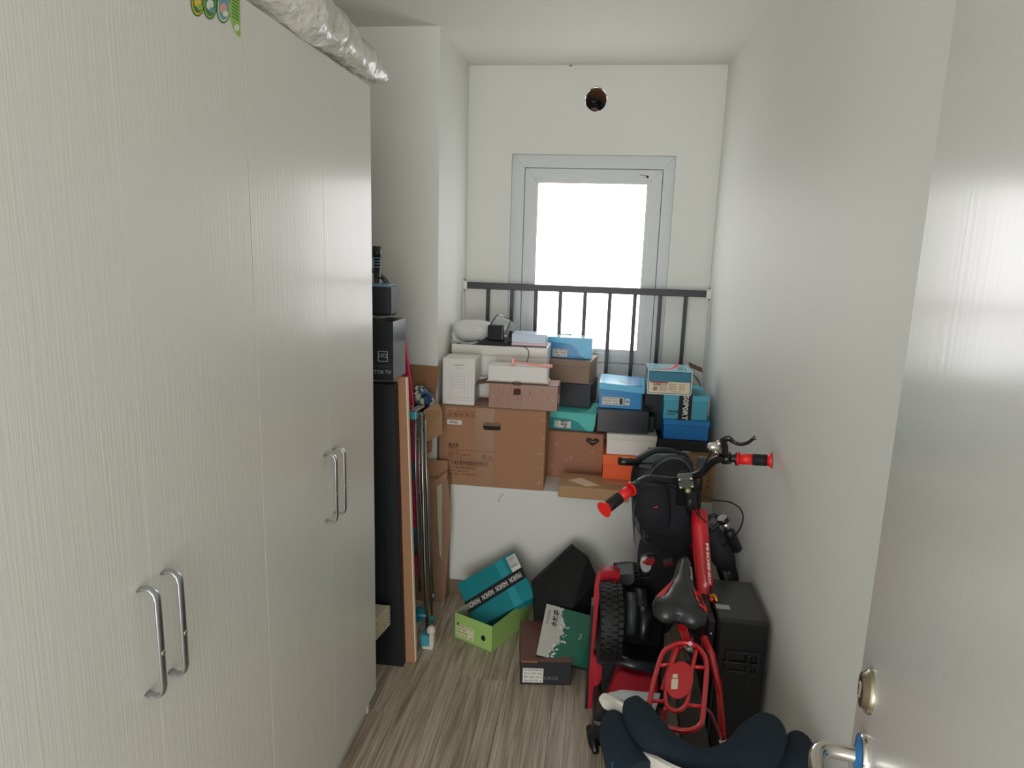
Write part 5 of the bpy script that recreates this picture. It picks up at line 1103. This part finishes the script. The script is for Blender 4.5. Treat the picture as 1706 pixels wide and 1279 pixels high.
q = at(1205, 1013, Z=hz)-t.location; MB().box((w*.02, .06, hz), (w*.30, .085, hz+.001)).build('label', mat('grey_label', (170, 170, 166), .5), t)
# ------------------------------------------------------------------ child car seat, seen from behind and above
cs_ = thing('child_car_seat', 'child car seat with dark navy cushions and white shell, nearest the camera', 'car seat', (.27, 1.36, 0))
SO = Vector((.27, 1.36, 0))
def Sx(u, v, Y): return at(u, v, Y=Y)-SO
hr = MB(); hr.tube(smoothpath([Sx(*p) for p in ((1052, 1164, 1.50), (1062, 1190, 1.47), (1082, 1228, 1.40), (1120, 1264, 1.33), (1175, 1284, 1.29), (1228, 1276, 1.31), (1262, 1246, 1.38), (1280, 1220, 1.44), (1288, 1206, 1.47))], 6), lerpr([.018, .038, .046, .042, .038, .046, .052, .042, .020], 6), 20, flat=1.12)
hr = hr.build('headrest', NAVYFAB, cs_)
for ends, rr in ((((1022, 1200, 1.50), (1024, 1215, 1.46), (1040, 1262, 1.38), (1070, 1310, 1.30)), [.020, .036, .046, .050]), (((1322, 1240, 1.50), (1330, 1250, 1.46), (1318, 1290, 1.38), (1290, 1330, 1.32)), [.020, .036, .046, .050])):
    MB().tube(smoothpath([Sx(*p) for p in ends], 6), lerpr(rr, 6), 18, flat=1.2).build('side_bolster', NAVYFAB, cs_)
# white shell wrapping outside and below
def shellstrip(pts, hgt, th, name, mt):
    P = smoothpath([Sx(*p) for p in pts], 5); m = MB()
    for a_, b_ in zip(P, P[1:]):
        n_ = Vector(((b_-a_).y, -(b_-a_).x, 0)).normalized()*th; dz_ = Vector((0, 0, -hgt))
        m.hexa([a_+dz_, b_+dz_, b_+dz_+n_, a_+dz_+n_, a_, b_, b_+n_, a_+n_])
    return m.build(name, mt, cs_)
shellstrip([(1052, 1214, 1.44), (1066, 1240, 1.38), (1100, 1262, 1.30), (1150, 1284, 1.24), (1210, 1292, 1.23), (1260, 1280, 1.30)], .10, .012, 'shell', WPLAST)
MB().tube(smoothpath([Sx(*p) for p in ((1004, 1160, 1.58), (1016, 1170, 1.56), (1034, 1180, 1.52), (1052, 1196, 1.48))], 5), lerpr([.014, .024, .020, .012], 5), 14, flat=.7).build('shell_wing', WPLAST, cs_)
MB().hexa([Sx(*p) for p in ((1010, 1158, 1.60), (1036, 1152, 1.62), (1100, 1158, 1.64), (1090, 1190, 1.56))]+[Sx(*p)+Vector((0, 0, .006)) for p in ((1010, 1158, 1.60), (1036, 1152, 1.62), (1100, 1158, 1.64), (1090, 1190, 1.56))]).build('shell_top', mat('pale_grey_shell', (190, 196, 200), .4), cs_)
MB().box((-.19, -.12, .35), (.17, -.02, .60), .04, seg=3).build('backrest', NAVYFAB, cs_)
MB().box((-.20, -.14, .10), (.18, .0, .40), .03, seg=3).build('lower_shell', WPLAST, cs_)
MB().box((-.21, -.14, .0), (.19, .20, .14), .04, seg=3).build('base', CHAR, cs_)
MB().box((-.20, -.10, .13), (.18, .18, .24), .03, seg=3).build('seat_cushion', NAVYFAB, cs_)
MB().hexa([Sx(*p) for p in ((1020, 1266, 1.34), (1028, 1279, 1.33), (1026, 1320, 1.30), (1018, 1320, 1.30))]+[Sx(*p)+Vector((.0, -.004, 0)) for p in ((1020, 1266, 1.34), (1028, 1279, 1.33), (1026, 1320, 1.30), (1018, 1320, 1.30))]).build('blue_tag', BLUE, cs_)

# groups of look-alike things
for o in COL.objects:
    if o.parent is None and o.name.startswith('shoe_box'):
        o['group'] = 'shoe boxes stacked on the ledge' if o.location.y > 3.1 else 'shoe boxes lying on the floor'
    if o.parent is None and o.name.startswith('cardboard_box'): o['group'] = 'brown cartons'
